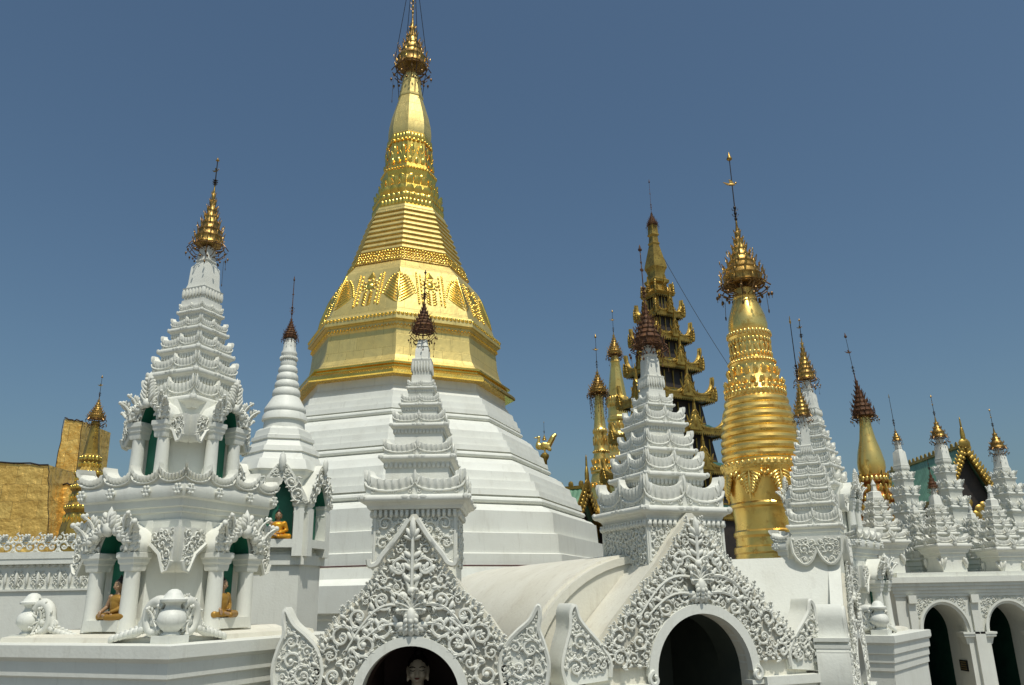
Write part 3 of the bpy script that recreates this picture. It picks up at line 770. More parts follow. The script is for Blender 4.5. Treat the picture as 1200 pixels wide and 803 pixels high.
# ------------------------------------------------------------------ porches with carved gables
def bez(pts, n=8):
    """smooth line through points (Catmull-Rom)"""
    p = np.array([pts[0]] + list(pts) + [pts[-1]], float); out = []
    for i in range(1, len(p) - 2):
        for k in range(n):
            t = k / n; a, b, c, d = p[i - 1], p[i], p[i + 1], p[i + 2]
            out.append(.5 * ((2 * b) + (c - a) * t + (2 * a - 5 * b + 4 * c - d) * t * t + (3 * b - a - 3 * c + d) * t ** 3))
    out.append(p[-2]); return np.array(out)
def porch(th, gable, plain_off, arch_r, rim, arch_z, wing, wing_base, wing_thick, depth, seed, interior, apex_leaf=True, rmax=.145, rmin=.026):
    """gable: right half outline [(u, z)] from the apex down; everything faces -y at y=0"""
    g = np.array(gable); zb = g[-1][1]
    right = bez(g, 5)
    carving = np.concatenate([right, (right * [-1, 1])[::-1][:-1]])
    # plain masonry behind, a little larger than the carving
    ol = np.array([(u + plain_off * (0.4 if i == 0 else 1), z + plain_off * (.55 if i == 0 else .1)) for i, (u, z) in enumerate(gable)]); 
    ri = arch_r - rim
    aa = np.linspace(0, PI, 25)
    poly = [(ol[-1][0], 0.0), (ol[-1][0], ol[-1][1])] + [tuple(q) for q in ol[::-1][1:]] + [(-u, z) for u, z in ol] + [(-ol[-1][0], 0.0), (-ri - .002, 0.0)] + [(-ri * math.cos(a), arch_z + ri * math.sin(a)) for a in aa] + [(ri + .002, 0.0)]
    mb = MB(); mb.prism(poly, .05, depth); mb.build('gable_wall', CREAM, th, 25)
    # raised ground of the carving
    ap = [(-arch_r * 1.01, zb)] + [(-arch_r * math.cos(a), arch_z + arch_r * math.sin(a)) for a in aa if arch_z + arch_r * math.sin(a) > zb] + [(arch_r * 1.01, zb)]
    poly = [tuple(q) for q in right[::-1]] + [(-u, z) for u, z in right[1:]] + ap
    mb = MB(); mb.prism(poly, 0.0, .06); mb.build('shaded_carving_ground', CARVING_SHADE, th, 25)
    # the carving itself
    pl = np.array([tuple(q) for q in right[::-1]] + [(-u, z) for u, z in right[1:]])
    def sdf(P):
        d = seg_dist(P, pl)
        da = np.where(P[:, 1] > arch_z, np.hypot(P[:, 0], P[:, 1] - arch_z) - arch_r, np.abs(P[:, 0]) - arch_r)
        return np.minimum(d, da)
    mb = MB(); zt = arch_z + arch_r; za = g[0][1]
    mot = [(0, zt + .22, .17), (0, zt + .44, .10), (0, za - .16, .10), (0, za - .30, .08)]
    s2 = lambda P: np.minimum(sdf(P) + .015, np.min([np.hypot(P[:, 0] - a, P[:, 1] - b) - c for a, b, c in mot], axis=0))
    carve(mb, s2, (-ol[-1][0] - .1, 0, zb, za), rmax, rmin, seed, None, True, .005, steps=10, tries=1500)
    # long sweeping stems
    for sx in (-1, 1):
        for k, (x0, z0, x1, z1, c) in enumerate(((.05, zt + .1, arch_r * .95, zt - .12, .12), (.06, zt + .30, g[-2][0] * .66, (g[-2][1] + zt) * .5 + .06, .2), (.03, zt + .5, g[2][0] * .7, g[2][1] - .1, .12))):
            t_ = np.linspace(0, 1, 12); x = x0 + (x1 - x0) * t_; z = z0 + (z1 - z0) * t_ + c * np.sin(PI * t_)
            mb.tube(np.stack([sx * x, -.035 + 0 * x, z], 1), .024 - .012 * t_, 5)
            for q in range(2, 12, 2): leaf(mb, sx * x[q], z[q], PI / 2 - sx * (.5 + .5 * (q % 4 == 0)), .11, .05, .02, .035, None)
    # centre boss: bud in leaves, three fruits, stem and apex leaf
    zc = zt + .20
    mb.ell((0, -.06, zc), (.06, .06, .105), None, 12, 8)
    for q in range(5):
        for sx in (-1, 0, 1): leaf(mb, sx * .035, zc + .09 - .045 * q, -PI / 2 + sx * .5, .085, .055, .03, .10 - .012 * abs(q - 2) - .02 * abs(sx), None)
    for q in range(-3, 4):
        acanthus(mb, q * .012, zc + .05, PI / 2 + q * .40, .25 - .02 * abs(q), .13, .05, None, .5, 5, 1 if q > 0 else -1)
        leaf(mb, q * .02, zc - .08, -PI / 2 + q * .5, .13, .08, .035, .04, None)
    for x, z in ((0, zc + .27), (.10, zc + .22), (-.10, zc + .22)): mb.ell((x, -.05, z), .05, None, 10, 6)
    mb.tube([(0, -.05, zc + .3), (0, -.055, za - .2)], .022, 6)
    for q in range(3):
        zz = zc + .36 + q * .13
        for sx in (-1, 1): leaf(mb, 0, zz, PI / 2 - sx * .9, .13, .06, .03, .04, None)
    if apex_leaf:
        leaf(mb, 0, za - .26, PI / 2, .27, .08, .045, .06, None)
        for sx in (-1, 1):
            leaf(mb, 0, za - .25, PI / 2 - sx * .55, .16, .06, .04, .05, None); leaf(mb, 0, za - .26, PI / 2 - sx * 1.1, .12, .05, .035, .045, None)
    # leafy edge
    L = np.concatenate([[0], np.cumsum(np.linalg.norm(np.diff(right, axis=0), axis=1))]); rr = random.Random(seed)
    d = .12
    while d < L[-1] - .05:
        u, z = np.interp(d, L, right[:, 0]), np.interp(d, L, right[:, 1]); s_ = rr.uniform(.03, .058)
        for sx in (-1, 1):
            leaf(mb, sx * (u - .03), z - .03, PI / 2 - sx * rr.uniform(.2, 1.2), s_ * 1.6, s_ * .8, .03, .02, None)
            acanthus(mb, sx * u, z, PI / 2 - sx * rr.uniform(.1, .8), s_ * 1.9, s_ * 1.5, .02, None, .4, 3, sx)
        d += s_ * 1.9
    mb.build('gable_carving', WHITE2, th, 60)
    # arch rim
    mb = MB(); ang = np.linspace(0, PI, 33)
    path = [(ri * 1.0, zb - .02)] if arch_z > zb else []
    P = np.zeros((33, 4, 3))
    for i, a in enumerate(ang):
        for j, (r, y) in enumerate(((ri, .20), (ri, -.045), (arch_r, -.045), (arch_r + .004, .03))):
            P[i, j] = (r * math.cos(a), y, arch_z + r * math.sin(a))
    mb.grid(P)
    for sx in (-1, 1):
        mb.tube([(sx * (arch_r - rim * .5) + .075 * math.cos(PI / 2 + sx * -t) * 1.0 * (1 - t / 9), -.05, arch_z - .03 + .085 * math.sin(PI / 2 + sx * -t) * (1 - t / 9)) for t in np.linspace(0, 6.5, 16)], .028, 6)
        mb.box((sx * (arch_r - rim * .5), .03, arch_z - .13), (rim * 1.5, .16, .05)); mb.box((sx * (arch_r - rim * .5), .03, (arch_z - .16) / 2), (rim * .94, .12, arch_z - .17))
    mb.build('arch_rim', WHITE, th, 30)
    # flame shaped wings
    wo = bez(wing, 5)
    for sx in (-1, 1):
        w_ = wo * [sx, 1]
        poly = [tuple(q) for q in (w_ if sx > 0 else w_[::-1])]
        mb = MB(); mb.prism(poly, .0, wing_thick); w = mb.build('wing', WHITE, th, 25)
        mb = MB(); cen = w_.mean(0)
        inner = cen + (w_ - cen) * .93
        mb.tube([(x, -.012, z) for x, z in inner], .026, 5)
        sd2 = lambda P: seg_dist(P, cen + (w_ - cen) * .82)
        lo = w_.min(0); hi = w_.max(0)
        carve(mb, sd2, (lo[0], hi[0], lo[1], hi[1]), .12, .024, seed + 7 + sx, None, False, 0.0, steps=9, tries=1500)
        mb.build('wing_carving', WHITE2, w, 60)
    # ledges under the wings, piers below
    x1 = max(q[0] for q in wing) + .12
    for sx in (-1, 1):
        mb = MB(); x0 = arch_r + .03; c = (x0 + x1) / 2; w_ = x1 - x0
        prf = [(.0, wing_base), (.0, wing_base - .10), (-.0, wing_base - .10)]
        mb.box((sx * c, .20, wing_base - .05), (w_, .62, .10))
        mb.box((sx * (c - .02), .22, wing_base - .14), (w_ - .08, .56, .078)); mb.box((sx * (c - .03), .24, wing_base - .22), (w_ - .14, .52, .078))
        mb.box((sx * (c - .04), .27, (wing_base - .265) / 2), (w_ - .22, .46, wing_base - .27))
        mb.build('pier', WHITE, th, 25)
    # dark recess
    rw = ri + .04; top = arch_z + ri + .05; y0, y1 = depth - .02, depth + 1.15
    mb = MB(); t_ = .06
    for c, sz in (((-rw, (y0 + y1) / 2, top / 2), (t_, y1 - y0, top)), ((rw, (y0 + y1) / 2, top / 2), (t_, y1 - y0, top)), ((0, y1, top / 2), (2 * rw + .1, t_, top)), ((0, (y0 + y1) / 2, top), (2 * rw + .1, y1 - y0 + .1, t_))):
        mb.box(c, sz)
    la = np.linspace(0, PI, 25); mb.grid(np.array([[(rl * math.cos(q), y_, arch_z + rl * math.sin(q)) for y_ in (.20, y0 + .03)] for rl in (ri - .006,) for q in la]))
    for sx in (-1, 1): mb.box((sx * (ri + .003), (y0 + .23) / 2, arch_z / 2), (.018, y0 - .17, arch_z))
    mb.build('niche_room', interior, th, 25)
def frieze(th, half, z0, z1, ty, seed, faces=(0, 1, 3), rm=.10, drip=True, mat=WHITE2):
    """carved band with a scalloped fringe round the top of a square shaft centred at y=ty"""
    mb = MB()
    for s in faces:
        M = T(0, ty, 0) @ RZ(s * PI / 2) @ T(0, -half, 0)
        carve(mb, rect_sdf(-half * .94, half * .94, z0, z1 - .07), (-half, half, z0, z1), rm, .028, seed + s, M, True, .0, steps=7, tries=500)
        fringe(mb, half * 1.03, .085, 16, .03, M @ T(0, -.03, z1))
        for sx in (-1, 1): mb.box((sx * half * .975, 0, (z0 + z1) / 2), (half * .05, .03, z1 - z0), M)
    mb.build('frieze', mat, th, 60)

# --- porch in front of the great stupa
A1 = Axis(483, 700, 9.4)
Zf = lambda py: A1.z(py); Sf = lambda py: A1.s(py)
s1 = Sf(720)
t1 = thing('carved_gate_shrine', 'white shrine with pale Buddha face in its dark arch under a lace-carved gable', 'shrine', (A1.x, A1.y, 0), 0, 'white porch shrines with carved gables')
gz = lambda L: [(u * s1, Zf(py)) for u, py in L]
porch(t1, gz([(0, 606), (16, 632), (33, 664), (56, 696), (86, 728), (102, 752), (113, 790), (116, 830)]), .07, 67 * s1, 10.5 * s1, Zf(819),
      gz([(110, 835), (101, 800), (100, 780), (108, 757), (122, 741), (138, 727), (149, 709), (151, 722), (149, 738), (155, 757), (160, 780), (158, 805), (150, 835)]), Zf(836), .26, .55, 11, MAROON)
ty = .62; B1 = Axis(483, 700, 9.4 + ty)
ax = Axis(484.5, 583, 9.4 + ty)
def z1f(py, hw): return ax.z(py, hw)
sq = lambda py, h: ax.s(py, .4) * h
tl = [(591, 62, 31, 56), (541, 43, 21, 0), (502, 33, 17, 0), (477, 24, 13, 0), (456.5, 17, 9, 0)]
tl1 = [(z1f(py, sq(py, h)), sq(py, h), sq(py, c) * (.92)) for py, h, c, _ in tl]
hwb = sq(630, 48)
tw = tiers(t1, tl1, 0, (z1f(440, .1), z1f(421, .1), sq(430, 12.5)), (z1f(421, .1), z1f(398, .06), sq(415, 8.5), sq(400, 6.5)), M=T(0, ty, 0), z_low=ax.z(597, .5))
mb = MB(); mb.sweep([(hwb, Zf(746)), (hwb, ax.z(594, .5))], 4, 0, True, T(0, ty, 0)); mb.build('shaft', WHITE, t1, 25)
frieze(t1, hwb, ax.z(664, .5), ax.z(597.5, .5), ty, 31)
# curling eaves that run from the gable top round the shaft
mb = MB()
for sx in (-1, 1):
    pts = [(sx * u * s1, -.05, Zf(py)) for u, py in ((5, 609), (16, 626), (27, 640), (36, 651), (42, 660), (50, 662), (52, 655))]
    mb.tube(bez([p for p in pts], 4), .035, 6)
mb.build('eave_scroll', WHITE2, t1, 60)
z0 = ax.z(399); finial(t1, ax.z(388), sq(385, 14.5), ax.z(352) - ax.z(388), ax.z(318) - ax.z(352), RUST, (0, ty), seed=1, vane='flag', drop=.5, rodmat=RUST, bellmat=RUST, lean=(.02, 0))
bY = 9.4 + 1.15; bp = at(489, 800, bY)
zt_ = at(489, 757, bY)[2]; Hb = 1.24
mb = MB(); mb.box((bp[0], bY + .1, (zt_ - Hb * .985) / 2), (.9, .72, zt_ - Hb * .985)); 
tag(mb.build('statue_pedestal', MAROON), 'dark block pedestal under the pale faced Buddha inside the central arch', 'pedestal')
buddha((bp[0], bY + .05, zt_ - Hb * .985), Hb, SKIN_PALE, 'pale faced Buddha statue looking out of the dark central arch', .05)

# --- porch turned to the right of it
R2 = R(23)
A2 = Axis(820, 715, 10.4); c2 = math.cos(R(35)); s2_ = A2.s(720)
t2 = thing('carved_gate_shrine', 'white shrine with an empty dark green arch and a broad carved gable', 'shrine', (A2.x, A2.y, 0), R2, 'white porch shrines with carved gables')
g2 = lambda L: [(u * s2_, A2.z(py)) for u, py in L]
porch(t2, g2([(0, 606), (22, 632), (46, 662), (80, 696), (110, 728), (130, 752), (142, 778)]), .10, 76 * s2_, 11 * s2_, A2.z(789),
      g2([(122, 790), (121, 771), (129, 757), (138, 745), (150, 732), (160, 719), (165, 704), (171, 712), (172, 730), (179, 752), (184, 775), (180, 795)]), A2.z(797), .34, .62, 23, JAMB_SHADE, rmax=.125)
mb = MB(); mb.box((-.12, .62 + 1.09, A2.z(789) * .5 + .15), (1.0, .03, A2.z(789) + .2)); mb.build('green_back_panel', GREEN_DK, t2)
ty2 = .72
c_ = (A2.x - math.sin(R2) * ty2, A2.y + math.cos(R2) * ty2)
class AxisXY(Axis):
    def __init__(s, x, y): s.x, s.y = x, y
ax2 = AxisXY(*c_); sq2 = lambda py, h: ax2.s(py, .4) * h
tl2 = [(ax2.z(py, .85 * sq2(py, h)), sq2(py, h), sq2(py, c)) for py, h, c in ((605, 59, 36), (562, 43, 26), (532, 35, 22), (500, 29, 19), (477, 19, 13))]
tiers(t2, tl2, 0, (ax2.z(457, .1), ax2.z(441, .1), sq2(450, 12.5)), (ax2.z(441, .1), ax2.z(403, .06), sq2(420, 8.5), sq2(405, 6.5)), M=T(0, ty2, 0), z_low=ax2.z(609, .5))
hw2 = sq2(630, 52)
mb = MB(); mb.sweep([(hw2, A2.z(712)), (hw2, ax2.z(606, .6))], 4, 0, True, T(0, ty2, 0)); mb.build('shaft', WHITE, t2, 25)
frieze(t2, hw2, ax2.z(664, .6), ax2.z(609.5, .6), ty2, 57, rm=.085)
finial(t2, ax2.z(405), sq2(400, 20), ax2.z(352) - ax2.z(405), ax2.z(290) - ax2.z(352), RUST, (0, ty2), seed=5, vane='flag', drop=.3, rodmat=RUST, bellmat=RUST, lean=(-.02, 0))
# barrel vault running back from this porch towards the stupa
def vault(name, label, x, y, rot, half, ztop, zspring, L, mat, rw_, zt_, ecc=1.0):
    t = thing(name, label, 'vault', (x, y, 0), rot)
    mb = MB(); a = np.linspace(0, PI, 33); P = np.zeros((33, 6, 3))
    for i, q in enumerate(a):
        X = half * math.cos(q); Zz = zspring + (ztop - zspring) * math.sin(q) ** ecc
        for j, (yy, k) in enumerate(((0, .94), (0, 1), (.12, 1), (.125, 1.02), (L - .01, 1.02), (L, .02))):
            P[i, j] = (X * (k if k else .01), yy, zspring + (Zz - zspring) * (k if k else .01))
    mb.grid(P); [mb.box((sx * (half - .1), L / 2, zspring / 2), (.2, L, zspring - .004)) for sx in (-1, 1)]
    mb.build('shell', mat, t, 30)
    oa = [(half * .97 * math.cos(q), zspring + (ztop - zspring) * .97 * math.sin(q) ** ecc) for q in np.linspace(0, PI, 25)]
    mb = MB(); mb.prism([(half * .97, 0)] + oa + [(-half * .97, 0), (-rw_ + .26, 0), (-rw_ + .26, zt_), (rw_ + .36, zt_), (rw_ + .36, 0)], .03, .13); mb.build('end_wall', mat, t, 30)
    return t
zv = at(712, 654, 11.6)[2]
vault('barrel_vault', 'smooth cream barrel vault between the two broad carved gables', A2.x - math.sin(R2) * .55 - .30, A2.y + math.cos(R2) * .55 - .1, R(21), 1.72, zv, 1.9, 5.5, CREAM, 65 * s2_ + .10, A2.z(789) + 65 * s2_ + .10)

# --- porch seen almost edge on
R3 = R(65)
A3 = Axis(998, 715, 12.6); s3 = A3.s(715)
t3 = thing('carved_gate_shrine', 'white shrine turned edge on with its long plain roof slope facing us', 'shrine', (A3.x, A3.y, 0), R3, 'white porch shrines with carved gables')
g3 = lambda L: [(u * s3, A3.z(py)) for u, py in L]
porch(t3, g3([(0, 640), (18, 660), (40, 690), (70, 725), (92, 752), (104, 790)]), .08, 62 * s3, 9 * s3, A3.z(805),
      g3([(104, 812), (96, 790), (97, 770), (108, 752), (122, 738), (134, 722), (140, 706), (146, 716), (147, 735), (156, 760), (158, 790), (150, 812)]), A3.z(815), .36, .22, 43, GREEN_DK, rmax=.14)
for ch in t3.children:
    if ch.name.startswith('gable_wall'): ch.data.materials[0] = WHITE
# long plain roof behind the gable
mb = MB(); rt = A3.z(652); hb = 1.15; Lr = 3.4
mb.prism([(hb, 1.6), (.30, rt - .02), (-.30, rt), (-hb, 1.6), (-hb, 0), (hb, 0)], 1.75, Lr); mb.prism([(hb, 1.6), (.30, rt - .02), (-.30, rt), (-hb, 1.6), (-hb + .1, 1.6), (-.27, rt - .1), (.27, rt - .12), (hb - .1, 1.6)], .221, 1.749); mb.build('long_roof', WHITE, t3, 20)
ty3 = .34
c_ = (A3.x - math.sin(R3) * ty3, A3.y + math.cos(R3) * ty3)
ax3 = AxisXY(*c_); sq3 = lambda py, h: ax3.s(py, .3) * h
tl3 = [(ax3.z(py, .5 * sq3(py, h)), sq3(py, h), sq3(py, c)) for py, h, c in ((621, 30, 19), (594, 24, 15), (577, 21.5, 13), (561, 18.5, 11), (546, 13.5, 9))]
tiers(t3, tl3, 0, (ax3.z(535), ax3.z(523), sq3(530, 7)), (ax3.z(523), ax3.z(484), sq3(510, 5), sq3(490, 4)), M=T(0, ty3, 0), z_low=ax3.z(628, .2))
mb = MB()
for q in range(4): mb.box((-150 * s3, .17, A3.z(742 + 7 * q)), (.12 - .02 * (q % 2), .42, .045))
mb.build('wing_moulding', WHITE, t3)
# scalloped apron hanging from the tower
mb = MB(); hw3 = sq3(625, 26.5)
mb.sweep([(hw3, A3.z(722)), (hw3, ax3.z(624, .3)), (hw3 * 1.05, ax3.z(623, .3)), (hw3 * 1.05, ax3.z(620, .3))], 4, 0, True, T(0, ty3, 0)); mb.build('shaft', WHITE, t3, 25)
za_, zb_ = ax3.z(628, .3), ax3.z(664, .3)
ap = MB(); h_ = hw3 * 1.06
ua = np.linspace(-1, 1, 41)
bot = [(x * h_, zb_ + (za_ - zb_) * (.58 - .55 * abs(math.sin(PI * x)) ** .7 + (.25 if abs(x) > .97 else 0))) for x in ua]
for s in range(4):
    M = T(0, ty3, 0) @ RZ(s * PI / 2) @ T(0, -h_, 0)
    ap.prism([tuple(q) for q in bot] + [(h_, za_), (-h_, za_)], -.05, .03, M)
    ap.tube([(x, -.06, z + .02) for x, z in bot], .022, 5, M)
    carve(ap, lambda P: seg_dist(P, [tuple(q) for q in bot] + [(h_, za_), (-h_, za_)]) - .02, (-h_, h_, zb_, za_), .09, .025, 71 + s, M @ T(0, -.05, 0), True, 0, lo=True)
ap.build('apron', WHITE2, t3, 50)
finial(t3, ax3.z(487), sq3(484, 10), ax3.z(446) - ax3.z(487), ax3.z(376) - ax3.z(446), GOLD_HTI, (0, ty3), seed=8, vane=None, drop=.3, lean=(-.06, 0))

# ------------------------------------------------------------------ two storey corner shrine
A4 = Axis(207, 640, 10.5); R4 = R(-22)
t4 = thing('corner_shrine', 'two storey white corner shrine with green vaulted niches and a gold umbrella', 'shrine', (A4.x, A4.y, 0), R4, 'two storey corner shrines')
def s4(py): return A4.s(py)
Z4 = A4.z
zS = Z4(758, 2.05); zP = Z4(739, 1.15)
mb = MB(); h = 1.62
mb.sweep([(h * .93, 0), (h * .93, zS - .62), (h * .95, zS - .60), (h * .95, zS - .48), (h * .965, zS - .46), (h * .965, zS - .33), (h * .985, zS - .31), (h * .985, zS - .17), (h * 1.0, zS - .14), (h * 1.015, zS - .125), (h * 1.015, zS - .006), (h * 1.0, zS), (.01, zS)], 4, 0, True)
mb.build('terrace_slab', WHITE, t4, 20)
mb = MB(); mb.sweep([(1.26, zS - .02), (1.24, zS + .05), (1.12, zS + .08), (.98, zP - .04), (.9, zP), (.02, zP)], 4, 0, True); mb.build('plinth', CREAM, t4, 25)
z1u, z1c = Z4(606, 1.0), Z4(582, 1.02)
mb = MB(); core = .74
mb.sweep([(core, zP - .05), (core, z1u - .02)], 8, 0, True); 
mb.build('lower_body', WHITE, t4, 20)
mb = MB()
mb.sweep([(core * .98, z1u - .22), (core * .99, z1u - .02), (.70, z1u - .02), (.71, z1u + .06), (.74, z1u + .07), (.74, z1u + .12), (.77, z1u + .13), (.78, z1c - .02), (.82, z1c), (.835, z1c + .05), (.835, z1c + .11), (.82, z1c + .15), (.77, z1c + .16), (.5, z1c + .18)], 4, 0, True)
for s in range(4):
    M = RZ(s * PI / 2) @ T(0, -.835, z1c + .08)
    for x in (-.76, -.28, .28, .76):
        mb.ell((x, -.01, 0), (.05, .03, .05), M, 8, 4)
        for q in range(6): mb.ell((x + .05 * math.cos(q * PI / 3), -.025, .05 * math.sin(q * PI / 3)), .022, M, 5, 4)
c1 = mb.build('cornice', WHITE, t4, 25)
mb = MB()
for s in range(4): crest(mb, .80, .27, 4, .05, RZ(s * PI / 2) @ T(0, -.78, z1c + .14), 8, lean=.12, dip=.52)
mb.build('crest', WHITE2, c1)
zT1 = z1c + .18
def niche_porch(th, k, D, p, z0, zc, zap, back, pr, seed, pend):
    """porch on side k: two pillars, a pointed vault lined in green, scrolled gable"""
    F = RZ(k * PI / 2)
    for sx in (-1, 1):
        mb = MB(); M = F @ T(sx * p, -D, 0)
        mb.sweep([(pr * 1.12, z0 - .03), (pr * 1.05, z0 + .03), (pr, z0 + .1), (pr * .92, zc - .15)], 16, 0, M=M)
        pl = mb.build('pillar', WHITE, th, 35)
        mb = MB(); mb.sweep([(pr * .95, zc - .16), (pr * 1.02, zc - .13), (pr * 1.05, zc - .09), (pr * 1.2, zc - .07), (pr * 1.25, zc - .03), (pr * 1.4, zc - .01), (pr * 1.4, zc + .04), (pr * 1.25, zc + .05)], 4, 0, True, M)
        mb.build('capital', WHITE, pl, 25)
    hz = zap - zc - .05; w = p + pr * 1.35; wi = p - pr * .8; b = zc + .05
    out = bez([(w, b), (w * 1.0, b + hz * .25), (w * .74, b + hz * .58), (w * .34, b + hz * .80), (0, b + hz)], 5)
    inn = bez([(wi, b - .005), (wi * .97, b + hz * .14), (wi * .74, b + hz * .42), (wi * .36, b + hz * .66), (0, b + hz * .80)], 5)
    poly = [tuple(q) for q in out] + [(-x, z) for x, z in out[::-1][1:]] + [(-x, z) for x, z in inn] + [tuple(q) for q in inn[::-1][1:]]
    mb = MB(); mb.prism(poly, -D - pr * .9, -back + .02, F); v = mb.build('porch_vault', WHITE, th, 30)
    # green lining just inside
    li = np.concatenate([inn, (inn * [-1, 1])[::-1][1:]]) * [.985, 1] + [0, -.006]
    mb = MB(); mb.grid(np.array([[(x, -D - pr * .8, z), (x, -back + .01, z)] for x, z in li]), F)
    mb.box((0, -back - .012, (z0 + b) / 2 + .03), (wi * 1.9, .02, b - z0 + hz * .5), F)
    mb.build('green_lining', GREEN_IN, v, 40)
    # scrolls
    mb = MB(); yf = -D - pr * .9
    sdf = lambda P: seg_dist(P, poly) + .01
    M = F @ T(0, yf, 0)
    carve(mb, sdf, (-w, w, b, zap), .16 * p / .31, .03, seed, M, True, .01, steps=7, tries=500)
    q_ = p / .31
    for sx in (-1, 1):
        spiral(mb, sx * w * .74, b + hz * .26, .14 * q_, .3 if sx > 0 else PI - .3, -sx, .02, M)
        spiral(mb, sx * w * .42, b + hz * .62, .11 * q_, 1.0 if sx > 0 else PI - 1.0, sx, .03, M)
        # horn that leaves the capital and curls outwards
        acanthus(mb, sx * w * .76, b + hz * .05, PI / 2 - sx * .12, .42 * q_, .24 * q_, .05, M, .75, 7, -sx)
        acanthus(mb, sx * w * .92, b + hz * .02, PI / 2 + sx * .05, .28 * q_, .19 * q_, .02, M, .55, 6, -sx)
        acanthus(mb, sx * w * .55, b + hz * .42, PI / 2 - sx * .10, .34 * q_, .20 * q_, .07 * q_, M, .7, 6, -sx)
        for u_, s_ in ((.30, .075), (.52, .085), (.74, .07)):
            mb.ell((sx * w * u_ * .95, -.07 * q_, b + hz * (.75 - .62 * u_)), (s_ * q_, .065 * q_, s_ * .9 * q_), M, 8, 6)
            for q in range(3): leaf(mb, sx * w * u_ * .95, b + hz * (.75 - .62 * u_), PI / 2 - sx * (.5 + .6 * q), .13 * q_, .05 * q_, .03, .10 * q_, M)
    n_f = 6 if back < .5 else 3
    for j in range(n_f):
        zf_ = b + hz * (.55 + (.16 if n_f > 3 else .13) * j); lf = (.24 - .030 * j) * q_ * (1.35 if n_f > 3 else .9)
        for sx in (-1, 1):
            leaf(mb, sx * .01, zf_, PI / 2 - sx * .95, lf, .085 * q_, .05 * q_, .07 * q_, M); leaf(mb, sx * .02, zf_ + .03, PI / 2 - sx * .6, lf * .85, .07 * q_, .05 * q_, .11 * q_, M)
    ztip = b + hz * (.55 + (.16 if n_f > 3 else .13) * n_f)
    leaf(mb, 0, ztip - .18 * q_, PI / 2, .34 * q_, .09 * q_, .06 * q_, .09 * q_, M)
    mb.ell((0, -.10 * q_, b + hz * .62), (.08 * q_, .08 * q_, .10 * q_), M, 8, 6)
    mb.build('scroll_gable', WHITE2, th, 60)
    # carved pendant hanging at the corner beside this porch
    x0, x1 = pend
    for sx in (-1, 1):
        mb = MB()
        pg = [(sx * x0, z1u - .12 if back > .6 else zc + .12), (sx * x1, z1u - .12 if back > .6 else zc + .12)]
        top = pg[0][1]; hh = (.50 if back > .6 else .34)
        pg += [(sx * x1, top - hh * .75), (sx * (x1 * .88 + x0 * .12), top - hh * .95), (sx * (x1 * .7 + x0 * .3), top - hh), (sx * (x1 * .45 + x0 * .55), top - hh * .6), (sx * x0, top - hh * .35)]
        if sx < 0: pass
        MM = F @ T(0, -back * (.99 if back > .6 else 1.0), 0)
        mb.prism(pg if sx < 0 else pg, -.10, .05, MM)
        mb.tube([(x, -.11, z) for x, z in pg[2:]], .025, 5, MM)
        carve(mb, lambda P: seg_dist(P, pg) - .01, (min(sx * x0, sx * x1), max(sx * x0, sx * x1), top - hh, top), .08, .025, seed + 3, MM @ T(0, -.10, 0), False, 0, lo=True)
        mb.build('pendant_panel', WHITE2, th, 50)
for k in range(4):
    niche_porch(t4, k, .90, .265, zP, Z4(652, 1.0), Z4(604, 1.0), .745, .096, 90 + k, (.42, .77))
z2b = zT1 - .05; z2c = Z4(498, .62); z2a = Z4(446, .6)
mb = MB(); mb.sweep([(.62, z2b - .02), (.6, z2b + .07), (.49, z2b + .10), (.49, Z4(500, .45)), (.51, Z4(497, .45)), (.51, Z4(470, .45))], 8, 0, True); mb.build('upper_body', WHITE, t4, 20)
for k in range(4):
    niche_porch(t4, k, .60, .20, z2b + .05, z2c, Z4(462, .6), .495, .082, 60 + k, (.22, .50))
zz = lambda py, hw: Z4(py, hw * 1.15)
tl4 = [(zz(474, .46), .47, .28), (zz(440, .40), .41, .23), (zz(412, .34), .345, .19), (zz(387, .28), .275, .15), (zz(366, .22), .215, .11)]
tiers(t4, tl4, 0, (zz(352, .1), zz(338, .1), .20), (zz(337, .1), zz(291, 0), .145, .088), z_low=zz(480, .3), cornice=.2)
z0 = Z4(288)
finial(t4, z0, s4(275) * 17, Z4(218) - z0, Z4(186) - Z4(218), GOLD_HTI, seed=12, drop=.32, flare=1.15, lean=(.01, 0))
# second one, far right
A5 = Axis(978, 700, 17.2)
t5 = copy_tree(t4); t5.location = (A5.x, A5.y, -.36); t5.rotation_euler = (0, 0, R(-38))
for ch in t5.children:
    if ch.name.startswith(('terrace_slab', 'plinth')): ch.scale = (.84, .84, 1)
t5['label'] = 'two storey white corner shrine half hidden behind the edge on gable'
